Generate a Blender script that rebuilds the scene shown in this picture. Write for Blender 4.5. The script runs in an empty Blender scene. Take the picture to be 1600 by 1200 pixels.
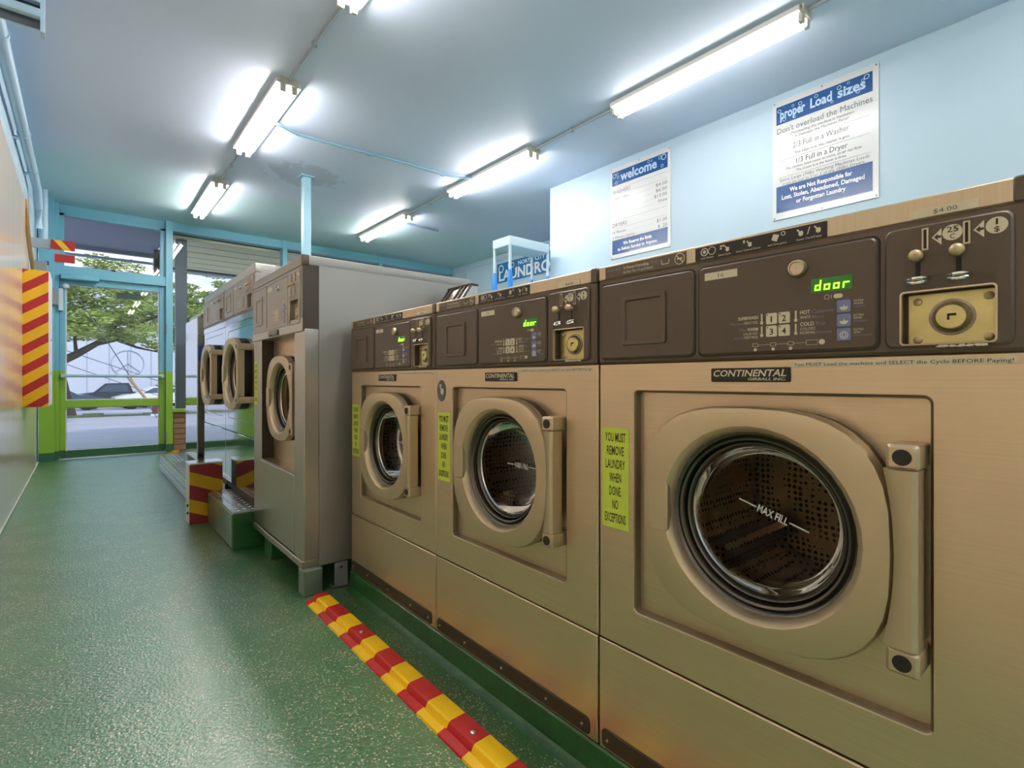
import bpy, bmesh, math, random
from mathutils import Vector, Matrix
random.seed(7)
R = math.radians
PI = math.pi
S = bpy.context.scene
COL = S.collection

# ------------------------------------------------------------------ camera, exposure, sky, sun
cam_d = bpy.data.cameras.new('camera')
cam_d.sensor_width = 36.0
cam_d.lens = 18.0
cam_d.shift_y = -6 / 1600
cam_d.clip_start = 0.02
cam_d.clip_end = 500
cam = bpy.data.objects.new('camera', cam_d)
cam.location = (0, 0, 0.865)
cam.rotation_euler = (R(90), 0, R(-39.95))
COL.objects.link(cam)
S.camera = cam
S.view_settings.view_transform = 'Standard'
S.view_settings.look = 'None'
S.view_settings.gamma = 1
S.view_settings.use_curve_mapping = False
S.view_settings.exposure = 0.33
S.cycles.max_bounces = 10
S.cycles.diffuse_bounces = 7
S.cycles.glossy_bounces = 5
S.cycles.transmission_bounces = 6
S.cycles.transparent_max_bounces = 12
S.cycles.sample_clamp_indirect = 6
S.cycles.caustics_reflective = False
S.cycles.caustics_refractive = False
S.cycles.use_denoising = True

LAMP = 54.0        # left row, raised to brighten washers and floor
LAMP_R = 19.0      # nearest of the right row, lowered so the wall beside it keeps its tone
LAMP_F = 48.0      # the rest of the right row
SKY = 1.12
w = bpy.data.worlds.new('sky')
S.world = w
w.use_nodes = True
nt = w.node_tree
nt.nodes.clear()
wo = nt.nodes.new('ShaderNodeOutputWorld')
bg = nt.nodes.new('ShaderNodeBackground')
tc = nt.nodes.new('ShaderNodeTexCoord')
mp = nt.nodes.new('ShaderNodeMapping')
mp.inputs['Scale'].default_value = (1, 1, 2.6)
nz = nt.nodes.new('ShaderNodeTexNoise')
nz.inputs['Scale'].default_value = 3.2
nz.inputs['Detail'].default_value = 7
cr = nt.nodes.new('ShaderNodeValToRGB')
cr.color_ramp.elements[0].position = 0.47
cr.color_ramp.elements[1].position = 0.64
sx = nt.nodes.new('ShaderNodeSeparateXYZ')
gr = nt.nodes.new('ShaderNodeValToRGB')
gr.color_ramp.elements[0].position = 0.0
gr.color_ramp.elements[0].color = (0.80, 0.88, 1.0, 1)
gr.color_ramp.elements[1].position = 0.5
gr.color_ramp.elements[1].color = (0.28, 0.50, 0.92, 1)
mx = nt.nodes.new('ShaderNodeMixRGB')
mx.inputs['Color2'].default_value = (0.95, 0.97, 1.0, 1)
L = nt.links.new
L(tc.outputs['Generated'], mp.inputs['Vector'])
L(mp.outputs['Vector'], nz.inputs['Vector'])
L(nz.outputs['Fac'], cr.inputs['Fac'])
L(tc.outputs['Generated'], sx.inputs[0])
L(sx.outputs['Z'], gr.inputs['Fac'])
L(gr.outputs['Color'], mx.inputs['Color1'])
L(cr.outputs['Color'], mx.inputs['Fac'])
L(mx.outputs['Color'], bg.inputs['Color'])
bg.inputs['Strength'].default_value = SKY
L(bg.outputs[0], wo.inputs[0])

sun_d = bpy.data.lights.new('sun', 'SUN')
sun_d.energy = 2.0
sun_d.angle = R(8)
sun_d.color = (1.0, 0.97, 0.92)
sun = bpy.data.objects.new('sun', sun_d)
sun.rotation_euler = (R(38), 0, R(25))
COL.objects.link(sun)

# ------------------------------------------------------------------ materials
def srgb(r, g, b):
    f = lambda c: (c / 255 / 12.92) if c / 255 <= 0.04045 else ((c / 255 + 0.055) / 1.055) ** 2.4
    return (f(r), f(g), f(b), 1)

def mat(name, col, rough=0.5, metal=0.0, noise=0.0, nscale=20, bump=0.0, bscale=60, stretch=None, spec=None, coat=0.0, emit=None, estr=0.0):
    m = bpy.data.materials.new(name)
    m.use_nodes = True
    n = m.node_tree
    b = n.nodes['Principled BSDF']
    b.inputs['Base Color'].default_value = col
    b.inputs['Roughness'].default_value = rough
    b.inputs['Metallic'].default_value = metal
    if spec is not None:
        b.inputs['Specular IOR Level'].default_value = spec
    if coat:
        b.inputs['Coat Weight'].default_value = coat
        b.inputs['Coat Roughness'].default_value = 0.08
    if emit:
        b.inputs['Emission Color'].default_value = emit
        b.inputs['Emission Strength'].default_value = estr
    if noise or bump:
        t = n.nodes.new('ShaderNodeTexCoord')
        mpp = n.nodes.new('ShaderNodeMapping')
        if stretch:
            mpp.inputs['Scale'].default_value = stretch
        n.links.new(t.outputs['Object'], mpp.inputs['Vector'])
    if noise:
        z = n.nodes.new('ShaderNodeTexNoise')
        z.inputs['Scale'].default_value = nscale
        z.inputs['Detail'].default_value = 4
        n.links.new(mpp.outputs[0], z.inputs['Vector'])
        mr = n.nodes.new('ShaderNodeMapRange')
        mr.inputs['From Min'].default_value = 0.25
        mr.inputs['From Max'].default_value = 0.75
        mr.inputs['To Min'].default_value = 1 - noise
        mr.inputs['To Max'].default_value = 1 + noise
        n.links.new(z.outputs['Fac'], mr.inputs['Value'])
        mm = n.nodes.new('ShaderNodeMixRGB')
        mm.blend_type = 'MULTIPLY'
        mm.inputs['Fac'].default_value = 1
        mm.inputs['Color1'].default_value = col
        n.links.new(mr.outputs[0], mm.inputs['Color2'])
        n.links.new(mm.outputs[0], b.inputs['Base Color'])
    if bump:
        z2 = n.nodes.new('ShaderNodeTexNoise')
        z2.inputs['Scale'].default_value = bscale
        z2.inputs['Detail'].default_value = 3
        n.links.new(mpp.outputs[0], z2.inputs['Vector'])
        bp = n.nodes.new('ShaderNodeBump')
        bp.inputs['Strength'].default_value = bump
        bp.inputs['Distance'].default_value = 0.01
        n.links.new(z2.outputs['Fac'], bp.inputs['Height'])
        n.links.new(bp.outputs[0], b.inputs['Normal'])
    return m

def glass_mat(name, tint=(1, 1, 1, 1), rough=0.02, ior=1.5):
    m = bpy.data.materials.new(name)
    m.use_nodes = True
    n = m.node_tree
    n.nodes.clear()
    o = n.nodes.new('ShaderNodeOutputMaterial')
    t = n.nodes.new('ShaderNodeBsdfTransparent')
    t.inputs[0].default_value = tint
    g = n.nodes.new('ShaderNodeBsdfGlossy')
    g.inputs['Roughness'].default_value = rough
    f = n.nodes.new('ShaderNodeFresnel')
    f.inputs['IOR'].default_value = ior
    x = n.nodes.new('ShaderNodeMixShader')
    n.links.new(f.outputs[0], x.inputs[0])
    n.links.new(t.outputs[0], x.inputs[1])
    n.links.new(g.outputs[0], x.inputs[2])
    n.links.new(x.outputs[0], o.inputs[0])
    return m

def ramp_steps(n, src, stops):
    c = n.nodes.new('ShaderNodeValToRGB')
    c.color_ramp.interpolation = 'CONSTANT'
    e = c.color_ramp.elements
    while len(e) < len(stops):
        e.new(0.5)
    for i, (p, col) in enumerate(stops):
        e[i].position = p
        e[i].color = col
    n.links.new(src, c.inputs['Fac'])
    return c

M = {}
M['wall'] = mat('wall_blue', srgb(184, 207, 222), 0.5, bump=0.05, bscale=90, noise=0.02, nscale=3)
M['tan'] = mat('bronze_steel', (0.73, 0.56, 0.38, 1), 0.34, 0.85, noise=0.05, nscale=5, stretch=(1, 1, 60), bump=0.012, bscale=8)
M['tan_trim'] = mat('bronze_trim', (0.60, 0.49, 0.35, 1), 0.40, 0.9, noise=0.06, nscale=6, stretch=(60, 1, 1))
M['tan_door'] = mat('bronze_door', (0.62, 0.49, 0.325, 1), 0.38, 0.7, noise=0.03, nscale=9)
M['recess'] = mat('bronze_in_shade', (0.26, 0.205, 0.135, 1), 0.35, 0.25)  # bronze darkened to carry the shade on recess sides
M['side'] = mat('grey_steel_side', (0.36, 0.34, 0.31, 1), 0.42, 0.55, noise=0.03, nscale=3)
M['greysteel'] = mat('brushed_grey_steel', (0.56, 0.51, 0.46, 1), 0.34, 1.0, noise=0.06, nscale=5, stretch=(60, 1, 1))
M['mirror'] = mat('polished_steel', (0.68, 0.67, 0.64, 1), 0.07, 1.0, bump=0.10, bscale=3.0)
M['console'] = mat('console_brown', srgb(96, 81, 68), 0.42, noise=0.04, nscale=8)
M['console_panel'] = mat('console_panel_brown', srgb(88, 74, 62), 0.38, noise=0.05, nscale=5)
M['console_sheen'] = mat('console_grey_sheen', srgb(160, 151, 145), 0.3)  # grey console, lightened to paint in its grazing reflection
M['knob'] = mat('knob_bronze', srgb(206, 182, 144), 0.35, 0.35)
M['gunmetal'] = mat('gunmetal', (0.26, 0.235, 0.20, 1), 0.25, 0.9)
M['dark'] = mat('dark_plastic', srgb(34, 28, 25), 0.45)
M['kick'] = mat('kick_plate_brown', srgb(62, 50, 38), 0.5)
M['black'] = mat('slot_black', (0.006, 0.006, 0.006, 1), 0.6)
M['rubber'] = mat('gasket_dark', (0.13, 0.118, 0.105, 1), 0.2, 0.9)
M['chrome'] = mat('chrome', (0.78, 0.76, 0.73, 1), 0.12, 1.0)
M['brass'] = mat('zinc_brass_plate', (0.66, 0.56, 0.26, 1), 0.3, 0.85, noise=0.18, nscale=25)
M['cream'] = mat('print_cream', srgb(222, 212, 190), 0.5)
M['lilac'] = mat('print_lilac', srgb(140, 130, 160), 0.5)
M['bluebtn'] = mat('button_blue', srgb(120, 130, 178), 0.4)
M['lime'] = mat('sticker_lime', srgb(212, 230, 84), 0.45)
M['ink'] = mat('ink_dark', srgb(52, 50, 40), 0.6)
M['inkgrey'] = mat('ink_grey', srgb(104, 104, 106), 0.6)
M['white'] = mat('sign_white', srgb(220, 220, 220), 0.26, coat=0.25)
M['navy'] = mat('sign_blue', srgb(22, 74, 134), 0.26, coat=0.2)
M['printwhite'] = mat('print_white', srgb(240, 242, 244), 0.4)
M['printpale'] = mat('print_pale_blue', srgb(176, 206, 228), 0.4)
M['signblue'] = mat('banner_blue', srgb(20, 112, 168), 0.5)
M['disp'] = mat('display_dark_green', (0.01, 0.08, 0.01, 1), 0.2, emit=(0.02, 0.16, 0.01, 1), estr=0.4)
M['led'] = mat('display_lit_green', (0.3, 0.9, 0.05, 1), 0.3, emit=(0.42, 1.0, 0.04, 1), estr=1.6)
M['red'] = mat('stripe_red', srgb(176, 28, 30), 0.4, noise=0.05, nscale=12, bump=0.06, bscale=50)
M['yellow'] = mat('stripe_yellow', srgb(240, 190, 14), 0.4, noise=0.05, nscale=12, bump=0.06, bscale=50)
M['whitepaint'] = mat('white_paint', srgb(225, 226, 228), 0.4)
M['lampbody'] = mat('lamp_enamel', srgb(228, 226, 220), 0.35)
M['socket'] = mat('lamp_socket', srgb(205, 198, 180), 0.4)
M['tube'] = mat('lamp_tube', (1, 1, 1, 1), 0.3, emit=(1.0, 0.97, 0.93, 1), estr=LAMP)
M['tube_dim'] = mat('lamp_tube_dim', (1, 1, 1, 1), 0.3, emit=(1.0, 0.97, 0.94, 1), estr=LAMP_R)
M['tube_far'] = mat('lamp_tube_far', (1, 1, 1, 1), 0.3, emit=(1.0, 0.97, 0.94, 1), estr=LAMP_F)
M['conduit'] = mat('conduit_paint', srgb(168, 174, 180), 0.4)
M['cable'] = mat('cable_blue', srgb(140, 172, 192), 0.45)
M['polepaint'] = mat('pole_blue', srgb(160, 198, 216), 0.4)
M['pipe'] = mat('pipe_paint', srgb(178, 204, 222), 0.4)
M['greenpaint'] = mat('step_green', srgb(96, 116, 98), 0.28, noise=0.2, nscale=8, bump=0.2, bscale=30, coat=0.4)
M['plinth'] = mat('plinth_green', srgb(34, 92, 40), 0.3, noise=0.25, nscale=14, bump=0.25, bscale=40, coat=0.3)
M['steelstep'] = mat('tread_steel', (0.50, 0.52, 0.51, 1), 0.26, 0.9, noise=0.15, nscale=20, bump=0.15, bscale=30)
M['glass'] = glass_mat('window_glass', (0.97, 0.985, 0.98, 1), 0.01, 1.45)
M['bowl'] = glass_mat('door_bowl_glass', (0.90, 0.84, 0.75, 1), 0.03, 1.25)
M['brick'] = mat('pier_brick', srgb(150, 112, 84), 0.85, noise=0.18, nscale=30, bump=0.3, bscale=80)
M['mortar'] = mat('mortar', srgb(128, 106, 86), 0.9)
M['greypost'] = mat('post_grey', srgb(128, 134, 146), 0.5)
M['soffit'] = mat('soffit_board', srgb(250, 246, 192), 0.6, noise=0.04, nscale=6)
M['soffitgrey'] = mat('soffit_grey', srgb(140, 146, 164), 0.6)
M['fascia'] = mat('fascia_white', srgb(218, 222, 224), 0.6)
M['fasciadark'] = mat('fascia_dark', srgb(90, 98, 106), 0.6)
M['asphalt'] = mat('asphalt_wet', srgb(168, 163, 174), 0.42, noise=0.22, nscale=0.5, stretch=(0.5, 2.2, 1), bump=0.1, bscale=20)
M['grass'] = mat('kerb_grass', srgb(92, 104, 74), 0.9, noise=0.3, nscale=4)
M['building'] = mat('hall_white', srgb(206, 210, 222), 0.7, noise=0.02, nscale=1)
M['seam'] = mat('hall_seam', srgb(176, 182, 196), 0.7)
M['rooff'] = mat('hall_roof', srgb(170, 176, 190), 0.7)
M['leaf'] = mat('leaf_green', srgb(150, 166, 78), 0.6, noise=0.45, nscale=1.6)
M['bark'] = mat('bark', srgb(92, 78, 68), 0.9, noise=0.2, nscale=8)
M['wire'] = mat('wire_dark', srgb(80, 82, 92), 0.6)
M['carwhite'] = mat('car_white', srgb(236, 238, 242), 0.25, coat=0.6)
M['carblue'] = mat('car_slate', srgb(76, 84, 106), 0.25, coat=0.6)
M['cardark'] = mat('car_charcoal', srgb(66, 64, 74), 0.25, coat=0.6)
M['cargrey'] = mat('car_grey', srgb(196, 202, 212), 0.25, coat=0.6)
M['carglass'] = mat('car_glass', srgb(88, 98, 112), 0.1)
M['tyre'] = mat('tyre', srgb(30, 30, 32), 0.8)
M['brownred'] = mat('post_redbrown', srgb(112, 60, 56), 0.7)
M['orange'] = mat('wedge_orange', srgb(226, 140, 40), 0.5)
M['olive'] = mat('steel_olive_side', (0.36, 0.355, 0.28, 1), 0.4, 0.3)
M['bluelabel'] = mat('label_blue', srgb(28, 92, 170), 0.4)
M['bluesleeve'] = mat('sleeve_blue', srgb(52, 140, 222), 0.35)
M['standpaint'] = mat('stand_paint', srgb(198, 214, 222), 0.4)
M['tanstrip'] = mat('edge_strip_tan', srgb(176, 142, 96), 0.5)
M['greybox'] = mat('hardware_grey', srgb(140, 144, 146), 0.45)
M['darkgreen'] = mat('plate_dark_green', srgb(40, 66, 62), 0.5)
M['caulk'] = mat('caulk_white', srgb(206, 208, 206), 0.6)

# wall panel: warm beige laminate with soft vertical streaks
def panel_mat():
    m = mat('beige_laminate', srgb(236, 212, 188), 0.15, coat=0.0, noise=0.05, nscale=2.2, stretch=(1, 7, 0.15), bump=0.02, bscale=6)
    m.node_tree.nodes['Principled BSDF'].inputs['Specular IOR Level'].default_value = 0.8
    return m
M['panel'] = panel_mat()

# two-tone storefront paint: blue above waist height, lime below, dark green at the foot
def storefront_mat():
    m = mat('storefront_paint', (1, 1, 1, 1), 0.38)
    n = m.node_tree
    g = n.nodes.new('ShaderNodeNewGeometry')
    s = n.nodes.new('ShaderNodeSeparateXYZ')
    n.links.new(g.outputs['Position'], s.inputs[0])
    d = n.nodes.new('ShaderNodeMath')
    d.operation = 'DIVIDE'
    d.inputs[1].default_value = 4.0
    n.links.new(s.outputs['Z'], d.inputs[0])
    c = ramp_steps(n, d.outputs[0], [(0, srgb(44, 92, 58)), (0.092 / 4, srgb(142, 180, 58)), (0.955 / 4, srgb(122, 182, 202))])
    n.links.new(c.outputs[0], n.nodes['Principled BSDF'].inputs['Base Color'])
    return m
M['front'] = storefront_mat()

# ceiling: pale blue-grey paint, teal repaint band near the storefront, bare grey patch at the pole
def ceiling_mat():
    m = mat('ceiling_paint', (1, 1, 1, 1), 0.45, bump=0.12, bscale=3)
    n = m.node_tree
    g = n.nodes.new('ShaderNodeNewGeometry')
    s = n.nodes.new('ShaderNodeSeparateXYZ')
    n.links.new(g.outputs['Position'], s.inputs[0])
    z = n.nodes.new('ShaderNodeTexNoise')
    z.inputs['Scale'].default_value = 1.6
    z.inputs['Detail'].default_value = 5
    n.links.new(g.outputs['Position'], z.inputs['Vector'])
    a = n.nodes.new('ShaderNodeMath'); a.operation = 'MULTIPLY_ADD'
    a.inputs[1].default_value = 1.2; n.links.new(z.outputs['Fac'], a.inputs[0]); n.links.new(s.outputs['Y'], a.inputs[2])
    r = n.nodes.new('ShaderNodeMapRange')
    r.inputs['From Min'].default_value = 6.05; r.inputs['From Max'].default_value = 6.6
    n.links.new(a.outputs[0], r.inputs['Value'])
    mx1 = n.nodes.new('ShaderNodeMixRGB')
    mx1.inputs['Color1'].default_value = srgb(218, 228, 250)
    mx1.inputs['Color2'].default_value = srgb(204, 230, 236)
    n.links.new(r.outputs[0], mx1.inputs['Fac'])
    v = n.nodes.new('ShaderNodeVectorMath'); v.operation = 'DISTANCE'
    v.inputs[1].default_value = (1.60, 4.97, 2.79)
    n.links.new(g.outputs['Position'], v.inputs[0])
    z2 = n.nodes.new('ShaderNodeTexNoise'); z2.inputs['Scale'].default_value = 9
    n.links.new(g.outputs['Position'], z2.inputs['Vector'])
    b = n.nodes.new('ShaderNodeMath'); b.operation = 'MULTIPLY_ADD'; b.inputs[1].default_value = 0.5
    n.links.new(z2.outputs['Fac'], b.inputs[0]); n.links.new(v.outputs['Value'], b.inputs[2])
    r2 = n.nodes.new('ShaderNodeMapRange')
    r2.inputs['From Min'].default_value = 0.56; r2.inputs['From Max'].default_value = 0.50
    n.links.new(b.outputs[0], r2.inputs['Value'])
    mx2 = n.nodes.new('ShaderNodeMixRGB')
    mx2.inputs['Color2'].default_value = srgb(196, 206, 222)
    n.links.new(r2.outputs[0], mx2.inputs['Fac'])
    n.links.new(mx1.outputs[0], mx2.inputs['Color1'])
    n.links.new(mx2.outputs[0], n.nodes['Principled BSDF'].inputs['Base Color'])
    return m
M['ceiling'] = ceiling_mat()

# floor: glossy green epoxy with scattered tan and cream paint flakes
def floor_mat():
    m = mat('green_epoxy_floor', (1, 1, 1, 1), 0.36)
    n = m.node_tree
    bs = n.nodes['Principled BSDF']
    g = n.nodes.new('ShaderNodeNewGeometry')
    pz = n.nodes.new('ShaderNodeTexNoise'); pz.inputs['Scale'].default_value = 3.0; pz.inputs['Detail'].default_value = 6
    n.links.new(g.outputs['Position'], pz.inputs['Vector'])
    base = n.nodes.new('ShaderNodeMixRGB')
    base.inputs['Color1'].default_value = srgb(14, 92, 34)
    base.inputs['Color2'].default_value = srgb(32, 116, 52)
    n.links.new(pz.outputs['Fac'], base.inputs['Fac'])
    col = base.outputs[0]
    for k, (sc, rad, prob) in enumerate(((120, 0.34, 0.42), (170, 0.32, 0.30))):
        v = n.nodes.new('ShaderNodeTexVoronoi'); v.inputs['Scale'].default_value = sc
        n.links.new(g.outputs['Position'], v.inputs['Vector'])
        lt = n.nodes.new('ShaderNodeMath'); lt.operation = 'LESS_THAN'; lt.inputs[1].default_value = rad
        n.links.new(v.outputs['Distance'], lt.inputs[0])
        sp = n.nodes.new('ShaderNodeSeparateColor')
        n.links.new(v.outputs['Color'], sp.inputs[0])
        pm = n.nodes.new('ShaderNodeTexNoise'); pm.inputs['Scale'].default_value = 5 + 3 * k; pm.inputs['Detail'].default_value = 2
        n.links.new(g.outputs['Position'], pm.inputs['Vector'])
        mr = n.nodes.new('ShaderNodeMapRange'); mr.inputs['From Min'].default_value = 0.36; mr.inputs['From Max'].default_value = 0.68
        mr.inputs['To Min'].default_value = 0.06; mr.inputs['To Max'].default_value = prob * 2
        n.links.new(pm.outputs['Fac'], mr.inputs['Value'])
        l2 = n.nodes.new('ShaderNodeMath'); l2.operation = 'LESS_THAN'
        n.links.new(sp.outputs[0], l2.inputs[0]); n.links.new(mr.outputs[0], l2.inputs[1])
        an = n.nodes.new('ShaderNodeMath'); an.operation = 'MULTIPLY'
        n.links.new(lt.outputs[0], an.inputs[0]); n.links.new(l2.outputs[0], an.inputs[1])
        fc = n.nodes.new('ShaderNodeMixRGB')
        fc.inputs['Color1'].default_value = srgb(176, 150, 120); fc.inputs['Color2'].default_value = srgb(222, 212, 188)
        n.links.new(sp.outputs[1], fc.inputs['Fac'])
        mm = n.nodes.new('ShaderNodeMixRGB')
        n.links.new(an.outputs[0], mm.inputs['Fac']); n.links.new(col, mm.inputs['Color1']); n.links.new(fc.outputs[0], mm.inputs['Color2'])
        col = mm.outputs[0]
    n.links.new(col, bs.inputs['Base Color'])
    b1 = n.nodes.new('ShaderNodeTexNoise'); b1.inputs['Scale'].default_value = 110; b1.inputs['Detail'].default_value = 2
    b2 = n.nodes.new('ShaderNodeTexNoise'); b2.inputs['Scale'].default_value = 5; b2.inputs['Detail'].default_value = 4
    for b_ in (b1, b2):
        n.links.new(g.outputs['Position'], b_.inputs['Vector'])
    ad = n.nodes.new('ShaderNodeMath'); ad.operation = 'MULTIPLY_ADD'; ad.inputs[1].default_value = 2.0
    n.links.new(b2.outputs['Fac'], ad.inputs[0]); n.links.new(b1.outputs['Fac'], ad.inputs[2])
    bp = n.nodes.new('ShaderNodeBump'); bp.inputs['Strength'].default_value = 0.55; bp.inputs['Distance'].default_value = 0.004
    n.links.new(ad.outputs[0], bp.inputs['Height'])
    n.links.new(bp.outputs[0], bs.inputs['Normal'])
    n.links.new(bp.outputs[0], bs.inputs['Coat Normal'])
    bs.inputs['Specular IOR Level'].default_value = 0.8
    bs.inputs['Coat Weight'].default_value = 1.0
    bs.inputs['Coat IOR'].default_value = 2.05
    bs.inputs['Coat Roughness'].default_value = 0.33
    return m
M['floor'] = floor_mat()

# diagonal warning stripes, as a flat printed pattern in the object's own coordinates
def stripes_mat(name, ax, az, period, phase, split=0.5, cr_=(172, 26, 28), cy_=(236, 184, 12)):
    m = mat(name, (1, 1, 1, 1), 0.4)
    n = m.node_tree
    t = n.nodes.new('ShaderNodeTexCoord')
    d = n.nodes.new('ShaderNodeVectorMath'); d.operation = 'DOT_PRODUCT'
    d.inputs[1].default_value = (ax / period, 0, az / period)
    n.links.new(t.outputs['Object'], d.inputs[0])
    a = n.nodes.new('ShaderNodeMath'); a.operation = 'ADD'; a.inputs[1].default_value = phase + 100
    n.links.new(d.outputs['Value'], a.inputs[0])
    f = n.nodes.new('ShaderNodeMath'); f.operation = 'FRACT'
    n.links.new(a.outputs[0], f.inputs[0])
    c = ramp_steps(n, f.outputs[0], [(0, srgb(*cr_)), (split, srgb(*cy_))])
    n.links.new(c.outputs[0], n.nodes['Principled BSDF'].inputs['Base Color'])
    return m
M['stripebox'] = stripes_mat('stripes_tall', -0.74, 1.0, 0.160, 0.49, 0.46)
M['stripeshade'] = stripes_mat('stripes_low_shaded', 0.40, 1.0, 0.164, 0.055, 0.52, (138, 26, 32), (206, 158, 16))  # red and yellow darkened: the bumper face's shade is in the colour
M['stripeplate'] = stripes_mat('stripes_plate', 1.0, 0.8, 0.3, -1.243, 0.81)

# perforated drum steel
def drum_mat():
    m = mat('perforated_drum', (0.42, 0.33, 0.23, 1), 0.3, 0.9)
    n = m.node_tree
    t = n.nodes.new('ShaderNodeTexCoord')
    v = n.nodes.new('ShaderNodeTexVoronoi'); v.inputs['Scale'].default_value = 75; v.inputs['Randomness'].default_value = 0.25
    n.links.new(t.outputs['Object'], v.inputs['Vector'])
    c = ramp_steps(n, v.outputs['Distance'], [(0, (0.02, 0.016, 0.012, 1)), (0.34, (0.42, 0.33, 0.23, 1))])
    n.links.new(c.outputs[0], n.nodes['Principled BSDF'].inputs['Base Color'])
    return m
M['drum'] = drum_mat()

# ------------------------------------------------------------------ mesh helpers
def link(name, bm, m, parent=None, smooth=35):
    me = bpy.data.meshes.new(name)
    bmesh.ops.recalc_face_normals(bm, faces=bm.faces[:])
    bm.to_mesh(me)
    bm.free()
    if m is not None:
        me.materials.append(M[m] if isinstance(m, str) else m)
    if smooth:
        me.shade_smooth()
        me.set_sharp_from_angle(angle=R(smooth))
    o = bpy.data.objects.new(name, me)
    COL.objects.link(o)
    if parent:
        o.parent = parent
    return o

def thing(name, label, cat, loc=(0, 0, 0), rz=0, group=None):
    o = bpy.data.objects.new(name, None)
    o.empty_display_size = 0.1
    o.location = loc
    o.rotation_euler = (0, 0, rz)
    COL.objects.link(o)
    if label: o['label'] = label
    if cat: o['category'] = cat
    if group: o['group'] = group
    return o

def tag(o, label, cat, group=None):
    o['label'] = label
    o['category'] = cat
    if group: o['group'] = group
    return o

def struct(o, label=None):
    o['kind'] = 'structure'
    if label: o['label'] = label
    return o

def dup(root, loc, rz, label, group=None):
    def cp(o, parent):
        c = o.copy()
        COL.objects.link(c)
        c.parent = parent
        for ch in o.children:
            cp(ch, c)
        return c
    r = cp(root, None)
    r.location = loc
    r.rotation_euler = (0, 0, rz)
    r['label'] = label
    if group: r['group'] = group
    return r

def box(bm, x0, x1, y0, y1, z0, z1, bev=0.0, seg=1):
    vs = [bm.verts.new((x, y, z)) for x in (x0, x1) for y in (y0, y1) for z in (z0, z1)]
    fs = [(0, 1, 3, 2), (4, 6, 7, 5), (0, 4, 5, 1), (2, 3, 7, 6), (0, 2, 6, 4), (1, 5, 7, 3)]
    faces = [bm.faces.new([vs[i] for i in f]) for f in fs]
    if bev:
        es = list({e for f in faces for e in f.edges})
        bmesh.ops.bevel(bm, geom=es, offset=bev, segments=seg, affect='EDGES', profile=0.5)
    return bm

def B(*a, **k):
    return box(bmesh.new(), *a, **k)

def loft(bm, loops, closed=True, cap0=False, cap1=False):
    rows = [[bm.verts.new(p) for p in lp] for lp in loops]
    n = len(rows[0])
    for a, b in zip(rows, rows[1:]):
        for i in range(n if closed else n - 1):
            j = (i + 1) % n
            try:
                bm.faces.new((a[i], a[j], b[j], b[i]))
            except ValueError:
                pass
    if cap0: bm.faces.new(rows[0])
    if cap1: bm.faces.new(rows[-1])
    return bm

def rr(cx, cz, hw, hh, r, y, k=6):
    pts = []
    for q in range(4):
        sx_, sz_ = ((1, 1), (-1, 1), (-1, -1), (1, -1))[q]
        for i in range(k):
            a = R(90 * q + 90 * i / (k - 1))
            pts.append((cx + sx_ * (hw - r) + r * math.cos(a), y, cz + sz_ * (hh - r) + r * math.sin(a)))
    return pts

def circ(cx, cz, r, y, k=6):
    return rr(cx, cz, r, r, r, y, k)

def sup(cx, cz, hw, hh, n, y, k=6):
    pts = []
    for q in range(4):
        for i in range(k):
            a = R(90 * q + 90 * i / (k - 1))
            c, s_ = math.cos(a), math.sin(a)
            pts.append((cx + hw * math.copysign(abs(c) ** (2 / n), c), y, cz + hh * math.copysign(abs(s_) ** (2 / n), s_)))
    return pts

def slab(bm, x0, x1, z0, z1, y0, y1, r=0.006, ch=0.002, k=4):
    cx, cz, hw, hh = (x0 + x1) / 2, (z0 + z1) / 2, (x1 - x0) / 2, (z1 - z0) / 2
    return loft(bm, [rr(cx, cz, hw, hh, r, y1, k), rr(cx, cz, hw, hh, r, y0 + ch, k),
                     rr(cx, cz, hw - ch, hh - ch, max(r - ch, 0.0004), y0, k)], cap0=True, cap1=True)

def lathe(bm, prof, cx=0.0, cz=0.0, n=40, cap1=False):
    loops = []
    for r, y in prof:
        loops.append([(cx + r * math.cos(2 * PI * i / n), y, cz + r * math.sin(2 * PI * i / n)) for i in range(n)])
    return loft(bm, loops, cap1=cap1)

def vlathe(bm, prof, cx=0.0, cy=0.0, n=14, cap=True):
    loops = [[(cx + r * math.cos(2 * PI * i / n), cy + r * math.sin(2 * PI * i / n), z) for i in range(n)] for r, z in prof]
    return loft(bm, loops, cap0=cap, cap1=cap)

def tubepath(bm, pts, rad, n=8, cap=True):
    loops = []
    pts = [Vector(p) for p in pts]
    rads = rad if isinstance(rad, (list, tuple)) else [rad] * len(pts)
    for i, p in enumerate(pts):
        d = (pts[min(i + 1, len(pts) - 1)] - pts[max(i - 1, 0)]).normalized()
        up = Vector((0, 0, 1)) if abs(d.z) < 0.9 else Vector((1, 0, 0))
        a = d.cross(up).normalized()
        b = a.cross(d).normalized()
        loops.append([p + rads[i] * (math.cos(2 * PI * k / n) * a + math.sin(2 * PI * k / n) * b) for k in range(n)])
    return loft(bm, loops, cap0=cap, cap1=cap)

def disc(bm, cx, cz, r, y, n=20, t=0.001):
    return lathe(bm, [(r, y + t), (r, y)], cx, cz, n, cap1=True)

def ring(bm, cx, cz, r0, r1, y, n=24, t=0.0006):
    return lathe(bm, [(r0, y + t), (r0, y), (r1, y), (r1, y + t)], cx, cz, n)

def poly(bm, pts, y, t=0.0006):
    a = [bm.verts.new((x, y, z)) for x, z in pts]
    b = [bm.verts.new((x, y + t, z)) for x, z in pts]
    bm.faces.new(a)
    n = len(pts)
    for i in range(n):
        bm.faces.new((a[i], a[(i + 1) % n], b[(i + 1) % n], b[i]))

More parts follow.
